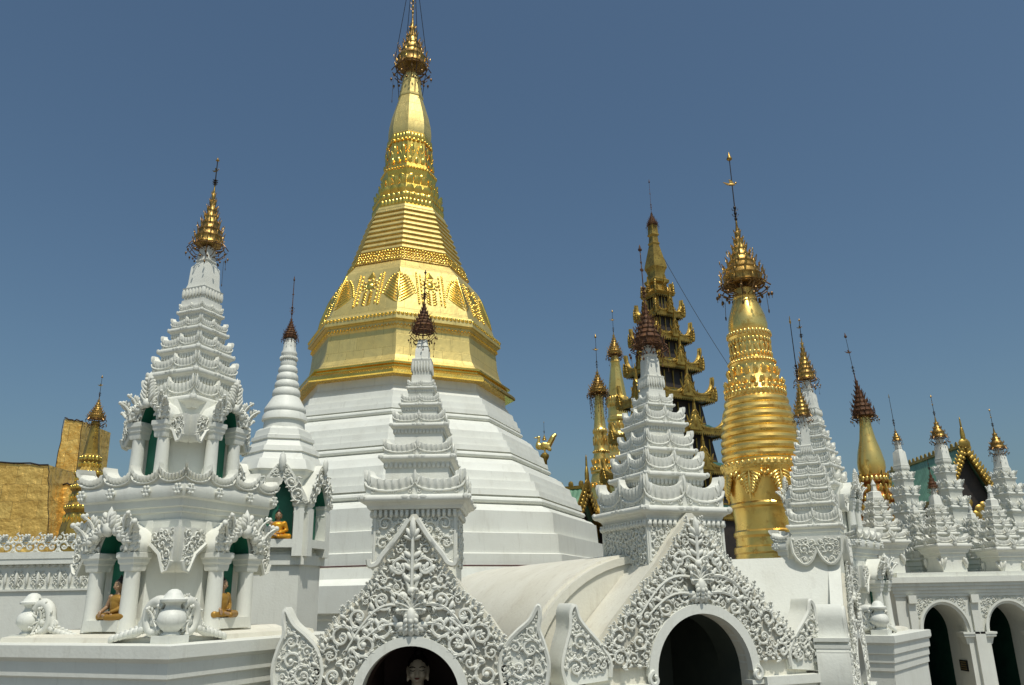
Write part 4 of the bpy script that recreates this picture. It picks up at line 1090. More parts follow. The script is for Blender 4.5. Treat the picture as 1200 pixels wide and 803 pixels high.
# vases on the terrace corners
def make_vase(label, loc, rz, size, dirs):
    t = thing('vase_ornament', label, 'vase', loc, rz, 'white vase ornaments on the terrace edges')
    mb = MB()
    mb.box((0, 0, .04), (.30, .30, .10))
    mb.sweep([(.10, .08), (.11, .10), (.08, .13), (.12, .17), (.165, .23), (.17, .28), (.15, .34), (.10, .39), (.085, .43), (.10, .46), (.155, .475), (.16, .50), (.12, .52), (.10, .56), (.07, .60), (.03, .62)], 24)
    mb.build('vase', WHITE, t, 40)
    for a in dirs:
        mb = MB(); M = RZ(a) @ T(.0, 0, 0)
        big = [(.10, 0, .42), (.18, 0, .47), (.28, 0, .46), (.36, 0, .38), (.38, 0, .26), (.33, 0, .15), (.25, 0, .12), (.19, 0, .17), (.20, 0, .25), (.26, 0, .27)]
        p = bez(big, 4); mb.tube(p, np.linspace(.085, .04, len(p)), 8, M)
        mb.ell((.26, 0, .24), .06, M, 8, 6)
        for an, L in ((2.4, .2), (1.3, .16), (-2.2, .18), (3.4, .16)): acanthus(mb, .24, .26, an, L, .14, .03, M, .5, 5); acanthus(mb, .24, .26, PI - an, L, .14, .03, M @ RZ(PI) @ T(-.48, 0, 0), .5, 5)
        for j in range(4): acanthus(mb, .16 + .09 * j, .46 - .03 * j * j, PI / 2 - .5 * j, .10, .09, .02, M, .5, 4, -1)
        p2 = bez([(.40, 0, .30), (.46, 0, .16), (.56, 0, .10), (.70, 0, .07), (.92, 0, .03)], 4); mb.tube(p2, np.linspace(.06, .015, len(p2)), 6, M)
        for j in range(7):
            x = .44 + .075 * j; z = .19 - .022 * j
            for sy in (-1, 1): mb.ell((x, sy * .03, z * .8), (.07, .03, .045), M, 6, 4, RY(.5))
            mb.ell((x, 0, z), (.07, .025, .03), M, 6, 4, RY(-.3))
        sp = bez([(.47, 0, .14), (.50, 0, .22), (.45, 0, .26), (.42, 0, .22)], 4); mb.tube(sp, .022, 5, M)
        for j in range(5): mb.ell((.12 + .05 * j, 0, .12 + .03 * (j % 2)), (.05, .045, .05), M, 6, 4)
        mb.build('scroll_wing', WHITE2, t, 60)
    t.scale = (size,) * 3
    return t
c17 = (math.cos(R4), math.sin(R4))
def loc4(x, y, z, A=A4, rot=R4, dz=0): return (A.x + x * math.cos(rot) - y * math.sin(rot), A.y + x * math.sin(rot) + y * math.cos(rot), z + dz)
make_vase('white vase with two scroll wings on the near corner of the big terrace', loc4(1.30, -1.30, zS), R4, .86, (PI, PI / 2))
pv = at(33, 744, 9.9); make_vase('white vase with a scroll tail at the far end of the big terrace', (pv[0], pv[1], zS), R4, .86, (0,))
r5 = R(-38)
make_vase('white vase beside the first arcade arch', loc4(1.10, -1.10, zS, A5, r5, -.36), r5, .95, (PI, PI / 2))
buddha(loc4(.09, -.90, zP + .10), .50, SKIN_GOLD, 'small Buddha half hidden behind the pillars under the green vault facing forward', R4, ROBE_SHADED)
buddha(loc4(.90, -.13, zP + .10), .50, SKIN_GOLD, 'small Buddha behind the pillars of the niche facing the bell stupa', R4 + PI / 2, ROBE_SHADED)
for nm, a_, b_ in (('forward', 0, -.86), ('sideways', .86, 0)):
    mb = MB(); mb.box((0, 0, .05), (.5, .3, .12)); o = mb.build('statue_plinth', WHITE)
    o.location = loc4(a_, b_, zP - .005); o.rotation_euler = (0, 0, R4 if nm == 'forward' else R4 + PI / 2)
    tag(o, 'low white slab under the small Buddha in the %s facing niche' % nm, 'plinth')

# ------------------------------------------------------------------ white bell shaped stupa with a niche
A6 = Axis(333, 500, 15.2); R6 = R(17)
t6 = thing('bell_stupa', 'slender white bell stupa holding a Buddha in a green niche', 'stupa', (A6.x, A6.y, 0), R6)
mb = MB()
mb.sweep(A6.prof([(397, 4.5), (399, 6), (405, 7), (411, 7.4), (414, 9), (416, 9), (418, 8), (424, 8.8), (427, 9.6), (430, 8.8), (432, 10.5), (436, 11.2), (438, 10), (441, 12), (445, 12.6), (447, 11.4), (450, 13.6), (454, 14.2), (456, 13), (459, 15.4), (464, 16.2), (466, 15), (470, 17.5), (476, 21), (480, 23.5), (483, 24), (485, 23), (490, 25.5), (494, 26), (495, 23), (505, 24), (506, 26)])[::-1], 40)
for i in range(26):
    a = 2 * PI * i / 26; q = A6.s(430); mb.ell((math.cos(a) * q * 9.4, math.sin(a) * q * 9.4, A6.z(421)), (.022, .022, .04), None, 5, 4)
mb.build('ringed_spire', WHITE, t6, 40)
mb = MB()
k8 = 1.0
mb.sweep(A6.prof([(504, 27), (507, 31), (514, 33), (515, 35.5), (519, 36), (520, 34), (527, 38), (528, 41), (534, 43), (535, 41), (543, 45), (544, 49), (553, 53), (556, 54), (558, 51), (562, 50), (566, 47), (570, 46), (640, 45), (641, 47.5), (648, 48), (649, 51), (664, 52)])[::-1] , 6, -PI / 6, False)
zb6 = A6.z(664)
mb.sweep([(A6.s(664) * 52, 0), (A6.s(664) * 52, zb6)], 6, -PI / 6)
mb.build('stepped_body', WHITE, t6, 20)
ap6 = A6.s(600) * 45 * math.cos(PI / 6)
for k in range(6):
    F = RZ(k * PI / 3); S_ = A6.s(600)
    D = ap6 + .10; zc6, zb_, za6 = A6.z(589, .75), A6.z(634, .75), A6.z(541, .75)
    for sx in (-1, 1):
        mb = MB(); x = sx * S_ * 21.5
        mb.box((x, -D + .02, (zc6 - .1 + A6.z(652, .75)) / 2), (S_ * 11, .30, zc6 - .1 - A6.z(652, .75)), F)
        mb.sweep([(S_ * 5.5, zc6 - .2), (S_ * 6.3, zc6 - .17), (S_ * 5.6, zc6 - .14), (S_ * 6, zc6 - .07), (S_ * 7.6, zc6 - .04), (S_ * 7.8, zc6)], 4, 0, True, F @ T(x, -D - .0, 0))
        mb.build('pilaster', WHITE, t6, 25)
    out = bez([(S_ * 31, zc6), (S_ * 27, zc6 + .16), (S_ * 17, zc6 + .42), (S_ * 7, zc6 + .64), (0, za6)], 4)
    inn = bez([(S_ * 16, zc6 - .0), (S_ * 13, zc6 + .10), (S_ * 7, zc6 + .26), (0, zc6 + .44)], 4)
    poly = [tuple(q) for q in out] + [(-x, z) for x, z in out[::-1][1:]] + [(-x, z) for x, z in inn] + [tuple(q) for q in inn[::-1][1:]]
    mb = MB(); mb.prism(poly, -D - .14, -ap6 + .06, F)
    M = F @ T(0, -D - .14, 0)
    carve(mb, lambda P: seg_dist(P, poly) + .01, (-S_ * 31, S_ * 31, zc6, za6), .14, .03, 210 + k % 2, M, True, 0, lo=True)
    leaf(mb, 0, za6 - .2, PI / 2, .36, .13, .05, .05, M)
    mb.build('scroll_gable', WHITE2, t6, 50)
    li = np.concatenate([inn, (inn * [-1, 1])[::-1][1:]]) * [.985, 1] + [0, -.005]
    mb = MB(); mb.grid(np.array([[(x, -D - .10, z), (x, -ap6 - .01, z)] for x, z in li]), F)
    mb.box((0, -ap6 - .014, (zb_ + zc6 + .4) / 2), (S_ * 31, .02, zc6 + .38 - zb_), F)
    mb.build('green_lining', GREEN_IN, t6, 40)
    mb = MB(); mb.box((0, -ap6 - .03, A6.z(637, .75)), (S_ * 32, .40, S_ * 9), F); mb.box((0, -ap6 + .05, A6.z(656, .75)), (S_ * 60, .36, S_ * 11), F); mb.build('niche_sill', WHITE, t6, 25)
finial(t6, A6.z(396), A6.s(390) * 8.5, A6.z(371) - A6.z(396), A6.z(326) - A6.z(371), RUST, seed=21, vane='flag', drop=.3, rodmat=RUST, bellmat=RUST)
dv = ap6 + .10
zsil = A6.z(637, .75) + A6.s(600) * 4.5
buddha((A6.x + math.sin(R6) * dv, A6.y - math.cos(R6) * dv, zsil), .54, SKIN_GOLD, 'small Buddha in a yellow robe sitting in the green niche of the bell stupa', R6)

# ------------------------------------------------------------------ wall at the left edge
pL, pR = at(-90, 660, 12.9), at(186, 660, 12.9)
t7 = thing('parapet_wall', 'white parapet wall with scroll cresting beneath the gilded sheet walls', 'wall', (pL[0], 12.9, 0))
W7 = pR[0] - pL[0]; zt7 = at(40, 649, 12.9)[2]; p7 = 13.2 / FPX
mb = MB(); mb.box((W7 / 2, .25, zt7 / 2), (W7, .5, zt7))
mb.box((W7 / 2, .22, zt7 - .03), (W7 + .1, .62, .10)); mb.box((W7 / 2, .20, zt7 - .12), (W7 + .05, .56, .08))
mb.build('wall', WHITE, t7, 20)
mb = MB(); zf0, zf1 = at(40, 690, 12.9)[2], at(40, 667, 12.9)[2]
n_ = int(W7 / .33)
for i in range(n_):
    x = (i + .5) * W7 / n_; zc = (zf0 + zf1) / 2; r_ = (zf1 - zf0) * .5
    for sx in (-1, 1):
        spiral(mb, x + sx * r_ * .48, zc + r_ * .35, r_ * .42, PI / 2, sx, 0, None, True); spiral(mb, x + sx * r_ * .48, zc - r_ * .35, r_ * .42, -PI / 2, -sx, 0, None, True)
    leaf(mb, x, zc - r_, PI / 2, r_ * 1.9, r_ * .35, .03, .02, None)
    leaf(mb, x + W7 / n_ / 2, zc - r_ * .9, PI / 2, r_ * 1.7, r_ * .3, .03, .02, None)
    for q in range(3): mb.ell((x + (q - 1) * .11, -.01, zf1 + .05), (.045, .03, .03), None, 6, 4)
mb.box((W7 / 2, -.005, zf0 - .02), (W7, .05, .03)); mb.build('frieze', WHITE2, t7, 60)
mb = MB(); n_ = int(W7 / .17)
for i in range(n_):
    x = (i + .5) * W7 / n_; z = zt7 + .10; sg = 1 if i % 2 else -1
    spiral(mb, x, z, .10, -PI / 2, sg, 0, T(0, -.03, 0)); spiral(mb, x + .07, z + .11 + .02 * sg, .075, PI / 2, -sg, 0, T(0, .02, 0))
    mb.ell((x, -.03, zt7 - .03), (.035, .03, .035), None, 8, 4)
    acanthus(mb, x, z + .04, PI / 2 + .5 * sg, .20, .12, .0, None, .6, 4, sg)
mb.build('scroll_cresting', WHITE2, t7, 60)
# ------------------------------------------------------------------ gilded sheet walls
def sheet(label, quad, Y, d):
    P = [at(px, py, Y) for px, py in quad]; x0 = P[0][0]
    t = thing('gilded_wall', label, 'wall', (x0, Y, 0), 0, 'walls clad in gilded sheets')
    poly = [(p[0] - x0, p[2]) for p in P]; poly = [(poly[0][0], 0), (poly[1][0], 0)] + poly[1:] + [poly[0]]
    mb = MB(); mb.prism(poly[:2] + poly[2:], 0, d); mb.build('cladding', FOIL, t, 20)
    mb = MB(); q = [(a, -.03, b) for a, b in poly[3:5] if True]
    rr = random.Random(len(label))
    e = [(poly[3][0] + (poly[4][0] - poly[3][0]) * i / 9, -.02, poly[3][1] + (poly[4][1] - poly[3][1]) * i / 9 + rr.uniform(-.03, .05)) for i in range(10)]
    mb.tube(e, .03, 4)
    for p_, q2 in ((poly[2], poly[3]), (poly[4], poly[5] if len(poly) > 5 else poly[0])):
        mb.tube([(p_[0] + (q2[0] - p_[0]) * i / 11 + rr.uniform(-.03, .03), -.01, p_[1] + (q2[1] - p_[1]) * i / 11) for i in range(12)], .014, 4)  # dark strips down the sides stand for the shaded flanks
    mb.build('ragged_shade_edge', DARKIRON, t)
sheet('broad gilded sheet wall with a ragged top, widest of the three behind the white cresting', [(-40, 640), (57, 640), (57, 545), (-40, 541)], 30, 3)
sheet('low gilded sheet wall between the broad one and the leaning one', [(57.6, 640), (86, 640), (85, 568), (57.6, 567)], 31, 2)
sheet('tall leaning gilded sheet wall beside the small gold spire', [(47, 640), (79, 640), (97, 494), (76, 491)], 34, 2.5)
# ------------------------------------------------------------------ round and faceted gold spires behind
def gold_spire(name, label, A, body, n, mat, rows, crown, rodtop, seed, rot=0.0, crownmat=None, drop=.35, group=None, vane='bird', zlow=True, bodymat2=None, split=None, lean=(0, 0), sharp=25, bells=True):
    t = thing(name, label, 'stupa' if name != 'gold_spire' else 'spire', (A.x, A.y, 0), 0, group)
    pr = A.prof(body)[::-1]
    if split:
        hi = [q for q in pr if q[1] >= A.z(split)]; lo = [q for q in pr if q[1] <= A.z(split)]
        mb = MB(); mb.sweep(hi, n, rot); mb.build('bell', mat, t, sharp)
        mb = MB(); mb.sweep([(lo[0][0], 0)] + lo, n, rot); mb.build('base', bodymat2 or mat, t, sharp)
    else:
        mb = MB(); mb.sweep([(pr[0][0], 0)] + pr, n, rot); mb.build('body', mat, t, sharp)
    for (py, hh, cnt, w, h_, th, tilt, shp) in rows:
        mb = MB(); q = A.s(py); petals(mb, 0 if n > 8 else n, rot, q * hh, A.z(py), cnt, q * w, q * h_, q * th * (1 if shp == 'bead' else .72), tilt, shp)
        mb.build('petal_ring', bodymat2 or GOLD_TRIM if mat is not GOLD_LEAF else GOLD_LEAF, t, 60)
    z0 = A.z(crown[0])
    finial(t, z0, A.s(crown[0]) * crown[2], A.z(crown[1]) - z0, A.z(rodtop) - A.z(crown[1]), crownmat or GOLD_HTI, seed=seed, drop=drop, vane=vane, lean=lean, bells=bells)
    return t
A8 = Axis(888, 490, 19.5)
rings = []
for i in range(8):
    a = 469 + 9 * i; h0 = 35.5 + 9.5 * math.sin(PI * .5 * (i / 7)) ** 1.1
    rings += [(a, h0 - 1.2), (a + 1.6, h0 + .6), (a + 4.5, h0 + 1.4), (a + 7.2, h0 + .6), (a + 8.8, h0 - 1.0)]
t8 = gold_spire('gold_pagoda', 'tall round gold leaf pagoda with ringed bell behind the two gables', A8,
    [(338, 9), (340, 11.5), (348, 12.5), (350, 13.6), (352, 13), (362, 17), (372, 20.5), (382, 22.3), (388, 22), (391, 21), (393, 24), (397, 24.5), (400, 22.5), (412, 22), (422, 23), (424, 26), (427, 26.6), (430, 25), (434, 25), (446, 28.5), (456, 32), (462, 34.5), (465, 34), (468, 33.5)] + rings +
    [(542, 44), (545, 47), (549, 48.2), (553, 46.5), (556, 45), (575, 43), (590, 41), (592, 42.3), (595, 42.3), (597, 40), (615, 39), (622, 39.5), (624, 41.5), (628, 42), (631, 39.8), (640, 40.5), (642, 43), (648, 43.5), (650, 42), (665, 44), (680, 46)], 48, GOLD_LEAF,
    [(394, 24.8, 34, 3.6, 6, 1.5, -.1, 'ell'), (403, 23.5, 30, 3.6, 6, 1.5, .1, 'ell'), (411, 22.8, 20, 5, 13, 1.4, .05, 'leaf'), (419, 23.8, 30, 3.6, 6, 1.5, .15, 'ell'), (427, 26.6, 44, 3.6, 3.4, 1.6, 0, 'bead'),
     (441, 28, 18, 7, 15, 1.8, .35, 'leaf'), (436, 27, 18, 5, 8, 2.2, .3, 'ell'), (452, 31.8, 20, 7.5, 11, 2.6, .45, 'leaf'), (458, 34.3, 28, 5, 6, 2, .25, 'ell'), (464, 34.6, 40, 4, 6.5, 1.5, .1, 'ell'),
     (547, 47.6, 40, 6, 6.5, 2.2, .1, 'ell'), (551, 46.8, 40, 4, 4, 1.6, .1, 'ell')], (334, 262, 26), 182, 31, drop=.28, lean=(-.0, 0), sharp=28)
mb = MB()     # leafy pendants on the bell
for k in range(8):
    an = k * PI / 4 - PI / 2 + .12; r0, z0 = A8.s(555) * 44.8, A8.z(553); q = A8.s(560)
    M = T(0, 0, z0) @ RZ(an + PI / 2) @ T(0, -r0, 0) @ RX(-.05)
    leaf(mb, 0, 0, -PI / 2, q * 36, q * 5, q * 2.4, .0, M)
    for j in range(7):
        for sx in (-1, 1):
            L = q * (17 - 1.9 * j); leaf(mb, sx * q * 1.0, -q * (3 + 3.6 * j), (-PI / 2 + sx * (1.0 - .06 * j)) , L, q * 4.2, q * 2.2, .0, M)
            if j < 3: leaf(mb, sx * q * (14 - 3 * j), -q * (3 + 4.2 * j), -PI / 2 + sx * .5, q * 7, q * 4, q * 2.6, .02, M)
    for sx in (-1, 1):
        sc_ = MB(); spiral(sc_, 0, -q * 7, q * 5.5, PI / 2, sx, 0, None, True, True)
        mb.merge(sc_, T(0, 0, z0) @ RZ(an + PI / 2 + sx * .40) @ T(0, -r0 * .99, 0))
mb.build('leaf_pendants', GOLD_LEAF, t8, 60)
# rings of the bead curtain and small bells are part of the crown; two thin gold spires
A9 = Axis(704, 520, 40)
t9 = gold_spire('gold_spire', 'round gold spire with a plain cone umbrella and bead curtain', A9,
    [(461, 3), (463, 4.4), (480, 5.2), (496, 6.6), (502, 7.2), (504, 8.4), (508, 8.2), (510, 7.6), (526, 8.2), (529, 9.6), (532, 8.6), (546, 11), (554, 13.5), (556, 12), (560, 13), (575, 15), (600, 18), (640, 20)], 24, GOLD_LEAF,
    [(506, 8.4, 18, 2.4, 4.5, .8, 0, 'ell'), (517, 8.4, 12, 3.4, 12, .8, 0, 'leaf'), (530, 9.4, 20, 2.2, 2.2, 1, 0, 'bead'), (543, 10.6, 12, 5, 11, 1.2, .3, 'leaf'), (550, 13, 16, 4, 5, 1.2, .2, 'ell'), (570, 14.6, 16, 4.5, 9, 1.2, .1, 'leaf')], (461, 433, 11.5), 393, 41, drop=.2)
mb = MB(); q = A9.s(470)
for j in range(22):
    a = 2 * PI * j / 22; L = (14, 22, 28)[j % 3] * q
    for i in range(6): mb.ell((math.cos(a) * q * (11 - .35 * i), math.sin(a) * q * (11 - .35 * i), A9.z(462) - L * i / 5), (q * .55, q * .55, q * 1.1), None, 5, 3)
    mb.tube([(math.cos(a) * q * 11, math.sin(a) * q * 11, A9.z(462)), (math.cos(a) * q * 9.4, math.sin(a) * q * 9.4, A9.z(462) - L)], q * .14, 3)
mb.build('bead_curtain', BELLBROWN, t9, 60)
A10 = Axis(724, 480, 42)
t10 = gold_spire('gold_spire', 'faceted yellow gold spire standing close behind the round one', A10,
    [(418, 4.4), (422, 5), (424, 5.8), (426, 5.2), (462, 10.6), (465, 11), (467, 13), (471, 13.6), (476, 13), (478, 11.2), (488, 11.6), (490, 13), (493, 13), (495, 11.8), (507, 12.4), (510, 14.5), (514, 15), (518, 14), (532, 15), (536, 18), (540, 18.5), (545, 16.5), (570, 17.5), (574, 20), (600, 22), (640, 24)], 8, GOLD_LEAF,
    [(469, 13.4, 24, 3, 6, 1, -.1, 'ell'), (474, 13, 24, 3, 6, 1, .1, 'ell'), (500, 12.4, 16, 4, 9, 1, 0, 'leaf'), (513, 15, 24, 3.4, 5, 1.2, 0, 'ell'), (526, 14.6, 16, 5, 11, 1.2, .1, 'leaf'), (539, 18.2, 24, 4, 6, 1.4, .1, 'ell'), (556, 17, 16, 6, 14, 1.4, .1, 'leaf')], (416, 390, 9), 364, 43, rot=R(10), drop=.3)
# small gold spire at the far left
A11 = Axis(106, 540, 27)
gold_spire('gold_spire', 'small ornate gold spire beside the leaning gilded wall', A11,
    [(494, 4.4), (497, 5.4), (499, 4.6), (520, 7.2), (533, 9), (536, 12), (540, 12.4), (543, 10.5), (549, 12), (553, 15), (557, 15.2), (560, 12.5), (566, 14), (570, 17.5), (574, 17.5), (577, 14.5), (590, 17), (594, 21), (598, 21), (602, 18), (620, 22), (660, 26)], 8, GOLD_OLD,
    [(538, 12.2, 16, 3.4, 6, 1.2, -.1, 'ell'), (546, 12, 16, 4, 7, 1.2, .2, 'leaf'), (555, 15.2, 24, 3.4, 4.5, 1.2, 0, 'ell'), (563, 13.6, 16, 5, 7, 1.3, .2, 'leaf'), (572, 17.5, 24, 3.6, 5, 1.2, 0, 'ell'), (585, 16.5, 16, 5, 10, 1.6, .2, 'leaf'), (596, 21, 24, 4, 5, 1.4, 0, 'ell'), (610, 20, 16, 6, 12, 1.8, .2, 'leaf')], (491, 466, 10), 441, 47, rot=R(8), drop=.5)
# gold bulb spire on a red and gold mosaic base
A12 = Axis(1021, 545, 31)
t12 = gold_spire('gold_pagoda', 'stained gold bulb spire on a red and gold mosaic base', A12,
    [(486, 5.6), (488, 6.2), (500, 6.6), (515, 9), (530, 13), (542, 15.2), (549, 15.2), (555, 13.5), (557, 13), (558, 15), (566, 16), (568, 14), (580, 17), (583, 20), (588, 20), (590, 17.5), (606, 22), (610, 26), (616, 26), (619, 23), (640, 28), (645, 33), (652, 33), (655, 30), (700, 34)], 24, GOLD_LEAF,
    [(562, 15.6, 18, 4.5, 7, 1.6, -.15, 'ell'), (574, 16.5, 16, 5, 11, 1.6, .2, 'leaf'), (585, 20.2, 24, 4, 6, 1.6, 0, 'ell'), (598, 20.5, 16, 7, 14, 2, .2, 'leaf'), (613, 26, 28, 4, 7, 1.8, 0, 'ell'), (630, 26, 16, 8, 18, 2.4, .2, 'leaf'), (648, 33, 30, 5, 8, 2, 0, 'ell')],
    (488, 441, 13), 392, 53, crownmat=RUST, drop=.15, split=557, bodymat2=ORNATE, lean=(-.08, 0), group=None)
mb = MB()     # flame fins running down the mosaic base
for k in range(8):
    an = k * PI / 4 + .2
    for j in range(12):
        py = 560 + 8.5 * j; hh = 14.5 + 1.65 * j; q = A12.s(py)
        M = T(0, 0, A12.z(py)) @ RZ(an) @ T(q * hh, 0, 0)
        mb.ell((0, 0, 0), (q * 3.2, q * 1.2, q * 5), M, 6, 4, RY(.5)); mb.ell((q * 2, 0, q * 4), (q * 1.2, q * .7, q * 3.2), M, 5, 4, RY(.3))
mb.build('flame_fins', GOLD_OLD, t12, 60)

# ------------------------------------------------------------------ tiered roof tower
A13 = Axis(777, 430, 36); R13 = R(28)
t13 = thing('tiered_tower', 'dark tiered tower with gold edged green roofs behind the broad gable', 'tower', (A13.x, A13.y, 0), R13)
q = lambda py: A13.s(py)
f_ap = 1 / 1.32
T13 = [(348, 15), (374, 25), (403, 33), (437, 41), (474, 52), (514, 63), (560, 76), (612, 88)]
def flame(mb, M, w, h, th):
    """upswept flame gable, facing -y, foot at z=0"""
    o = bez([(w, 0), (w * 1.04, h * .20), (w * .62, h * .30), (w * .46, h * .52), (w * .22, h * .66), (w * .12, h * .84), (0, h)], 3)
    mb.prism([tuple(p) for p in o] + [(-x, z) for x, z in o[::-1][1:]], -th, th, M)
    for sx in (-1, 1):
        for j in range(4):
            mb.ell((sx * w * (.95 - .22 * j), -th, h * (.12 + .16 * j)), (w * .13, th * .9, h * .12), M, 6, 4, RY(sx * -.6))
        mb.ell((sx * w * 1.05, 0, h * .32), (w * .10, th * .8, h * .20), M, 6, 4, RY(sx * .3))
    mb.ell((0, -th, h * .3), (w * .22, th, h * .22), M, 8, 4)
    mb.ell((0, -th * .5, h * .98), (w * .07, th * .6, h * .22), M, 6, 4)
for i, (py, hp) in enumerate(T13):
    z = A13.z(py); s_ = q(py); w = s_ * hp * f_ap
    up = T13[i - 1] if i else (330, 9); zu = A13.z(up[0]); wu = q(up[0]) * up[1] * f_ap
    wall = wu * .62
    mb = MB(); mb.sweep([(wu * .82, z + (zu - z) * .12), (wu * .72, zu - s_ * 1.5)], 4, 0, True)
    bd = mb.build('storey_wall', DARKWOOD, t13, 20)
    mb = MB()
    for sd_ in range(4):
        M = RZ(sd_ * PI / 2)
        for x in (-.75, -.25, .25, .75): mb.box((x * wu * .8, -wu * .78, (z + zu) / 2 + .02), (s_ * 1.2, s_ * 1.2, (zu - z) * .74), M)
        mb.box((0, -wu * .79, z + (zu - z) * .34), (wu * 1.5, s_ * 1.0, s_ * 1.6), M)
    mb.build('post', GOLD_OLD, bd, 30)
    mb = MB(); mb.sweep([(w * .6, z - s_ * .5), (w * .98, z - s_ * .3), (w * .99, z + s_ * .8), (wu * .84, z + (zu - z) * .30), (.01, z + (zu - z) * .32)], 4, 0, True)
    rf = mb.build('roof', GREEN_TIER, t13, 20)
    mb = MB()
    for sd_ in range(4):
        M = RZ(sd_ * PI / 2) @ T(0, -w, z)
        mb.box((0, 0, 0), (2 * w + s_ * 1.5, s_ * 1.6, s_ * 3.6), M)
        n_ = max(8, int(hp * .55))
        for j in range(n_):
            x = -w + (j + .5) * 2 * w / n_
            mb.ell((x, -s_ * .4, -s_ * 2.4), (w / n_ * .7, s_ * .8, s_ * 1.6), M, 5, 3); mb.ell((x, -s_ * .6, s_ * 2.4), (w / n_ * .7, s_ * .8, s_ * 1.4), M, 5, 3)
        gh = (zu - z) * (.95 if i < 5 else .8)
        crest(mb, w * .97, gh * .72, 2, s_ * 1.1, M @ T(0, -s_ * .2, s_ * 1.2), 7, lean=.0, dip=.80); flame(mb, M @ T(0, -s_ * 1.6, s_ * 1.2), w * .20, gh * 1.02, s_ * 1.4)
        for sx in (-1, 1): flame(mb, M @ T(sx * w * .94, -s_ * .8, s_ * 1.2), w * .10, gh * .58, s_ * 1.1)
        Mc = RZ(sd_ * PI / 2 + PI / 4) @ T(w * math.sqrt(2), 0, z)
        for j in range(5):
            a = j / 4; mb.ell((s_ * (1.5 + 3.5 * a - 2.6 * a * a), 0, s_ * (1 + 12 * a)), (s_ * (2.4 - 1.5 * a), s_ * 1.4, s_ * 3.2), Mc, 6, 4)
            mb.ell((s_ * (-2.2 - 2 * a), 0, s_ * (1 + 7 * a)), (s_ * 1.6, s_ * 1.2, s_ * 2.4), Mc, 6, 4)
    mb.build('gilded_eaves', GOLD_OLD, rf, 50)
mb = MB(); mb.sweep([(q(612) * 64, 0), (q(612) * 64, A13.z(614))], 4, 0, True); mb.build('base', DARKWOOD, t13)
mb = MB(); mb.sweep(A13.prof([(262, 2.5), (264, 4), (274, 4.2), (276, 5), (278, 3.6), (284, 4), (286, 5), (288, 4.2), (312, 9), (315, 9.4), (318, 8), (322, 7), (328, 8), (330, 10.5), (333, 10), (335, 7.5), (340, 9), (344, 13), (346, 15), (349, 12)])[::-1], 4, 0, True); mb.build('spire', GOLD_OLD, t13, 25)
mb = MB()
for sd_ in range(4):
    M = RZ(sd_ * PI / 2 + PI / 4) @ T(q(346) * 15, 0, A13.z(346)); mb.ell((0, 0, 0), (q(346) * 6, q(346) * 2.5, q(346) * .8), M, 6, 3, RY(.25))
mb.build('gilt_awning', GOLD_TRIM, t13)
finial(t13, A13.z(264), q(264) * 6.5, A13.z(248) - A13.z(264), A13.z(212) - A13.z(248), RUST, seed=61, vane='flag', drop=.3, rodmat=RUST, bellmat=RUST)
w0 = np.array([A13.x + .1, A13.y, A13.z(286)]); w1 = at(905, 500, 44)
mb = MB(); tt = np.linspace(0, 1, 12); mb.tube([tuple(w0 + (w1 - w0) * t - np.array([0, 0, 1.0]) * .5 * 4 * t * (1 - t)) for t in tt], .014, 4)
tag(mb.build('guy_wire', WIRE), 'thin guy wire sloping down from the tiered tower spire', 'wire')

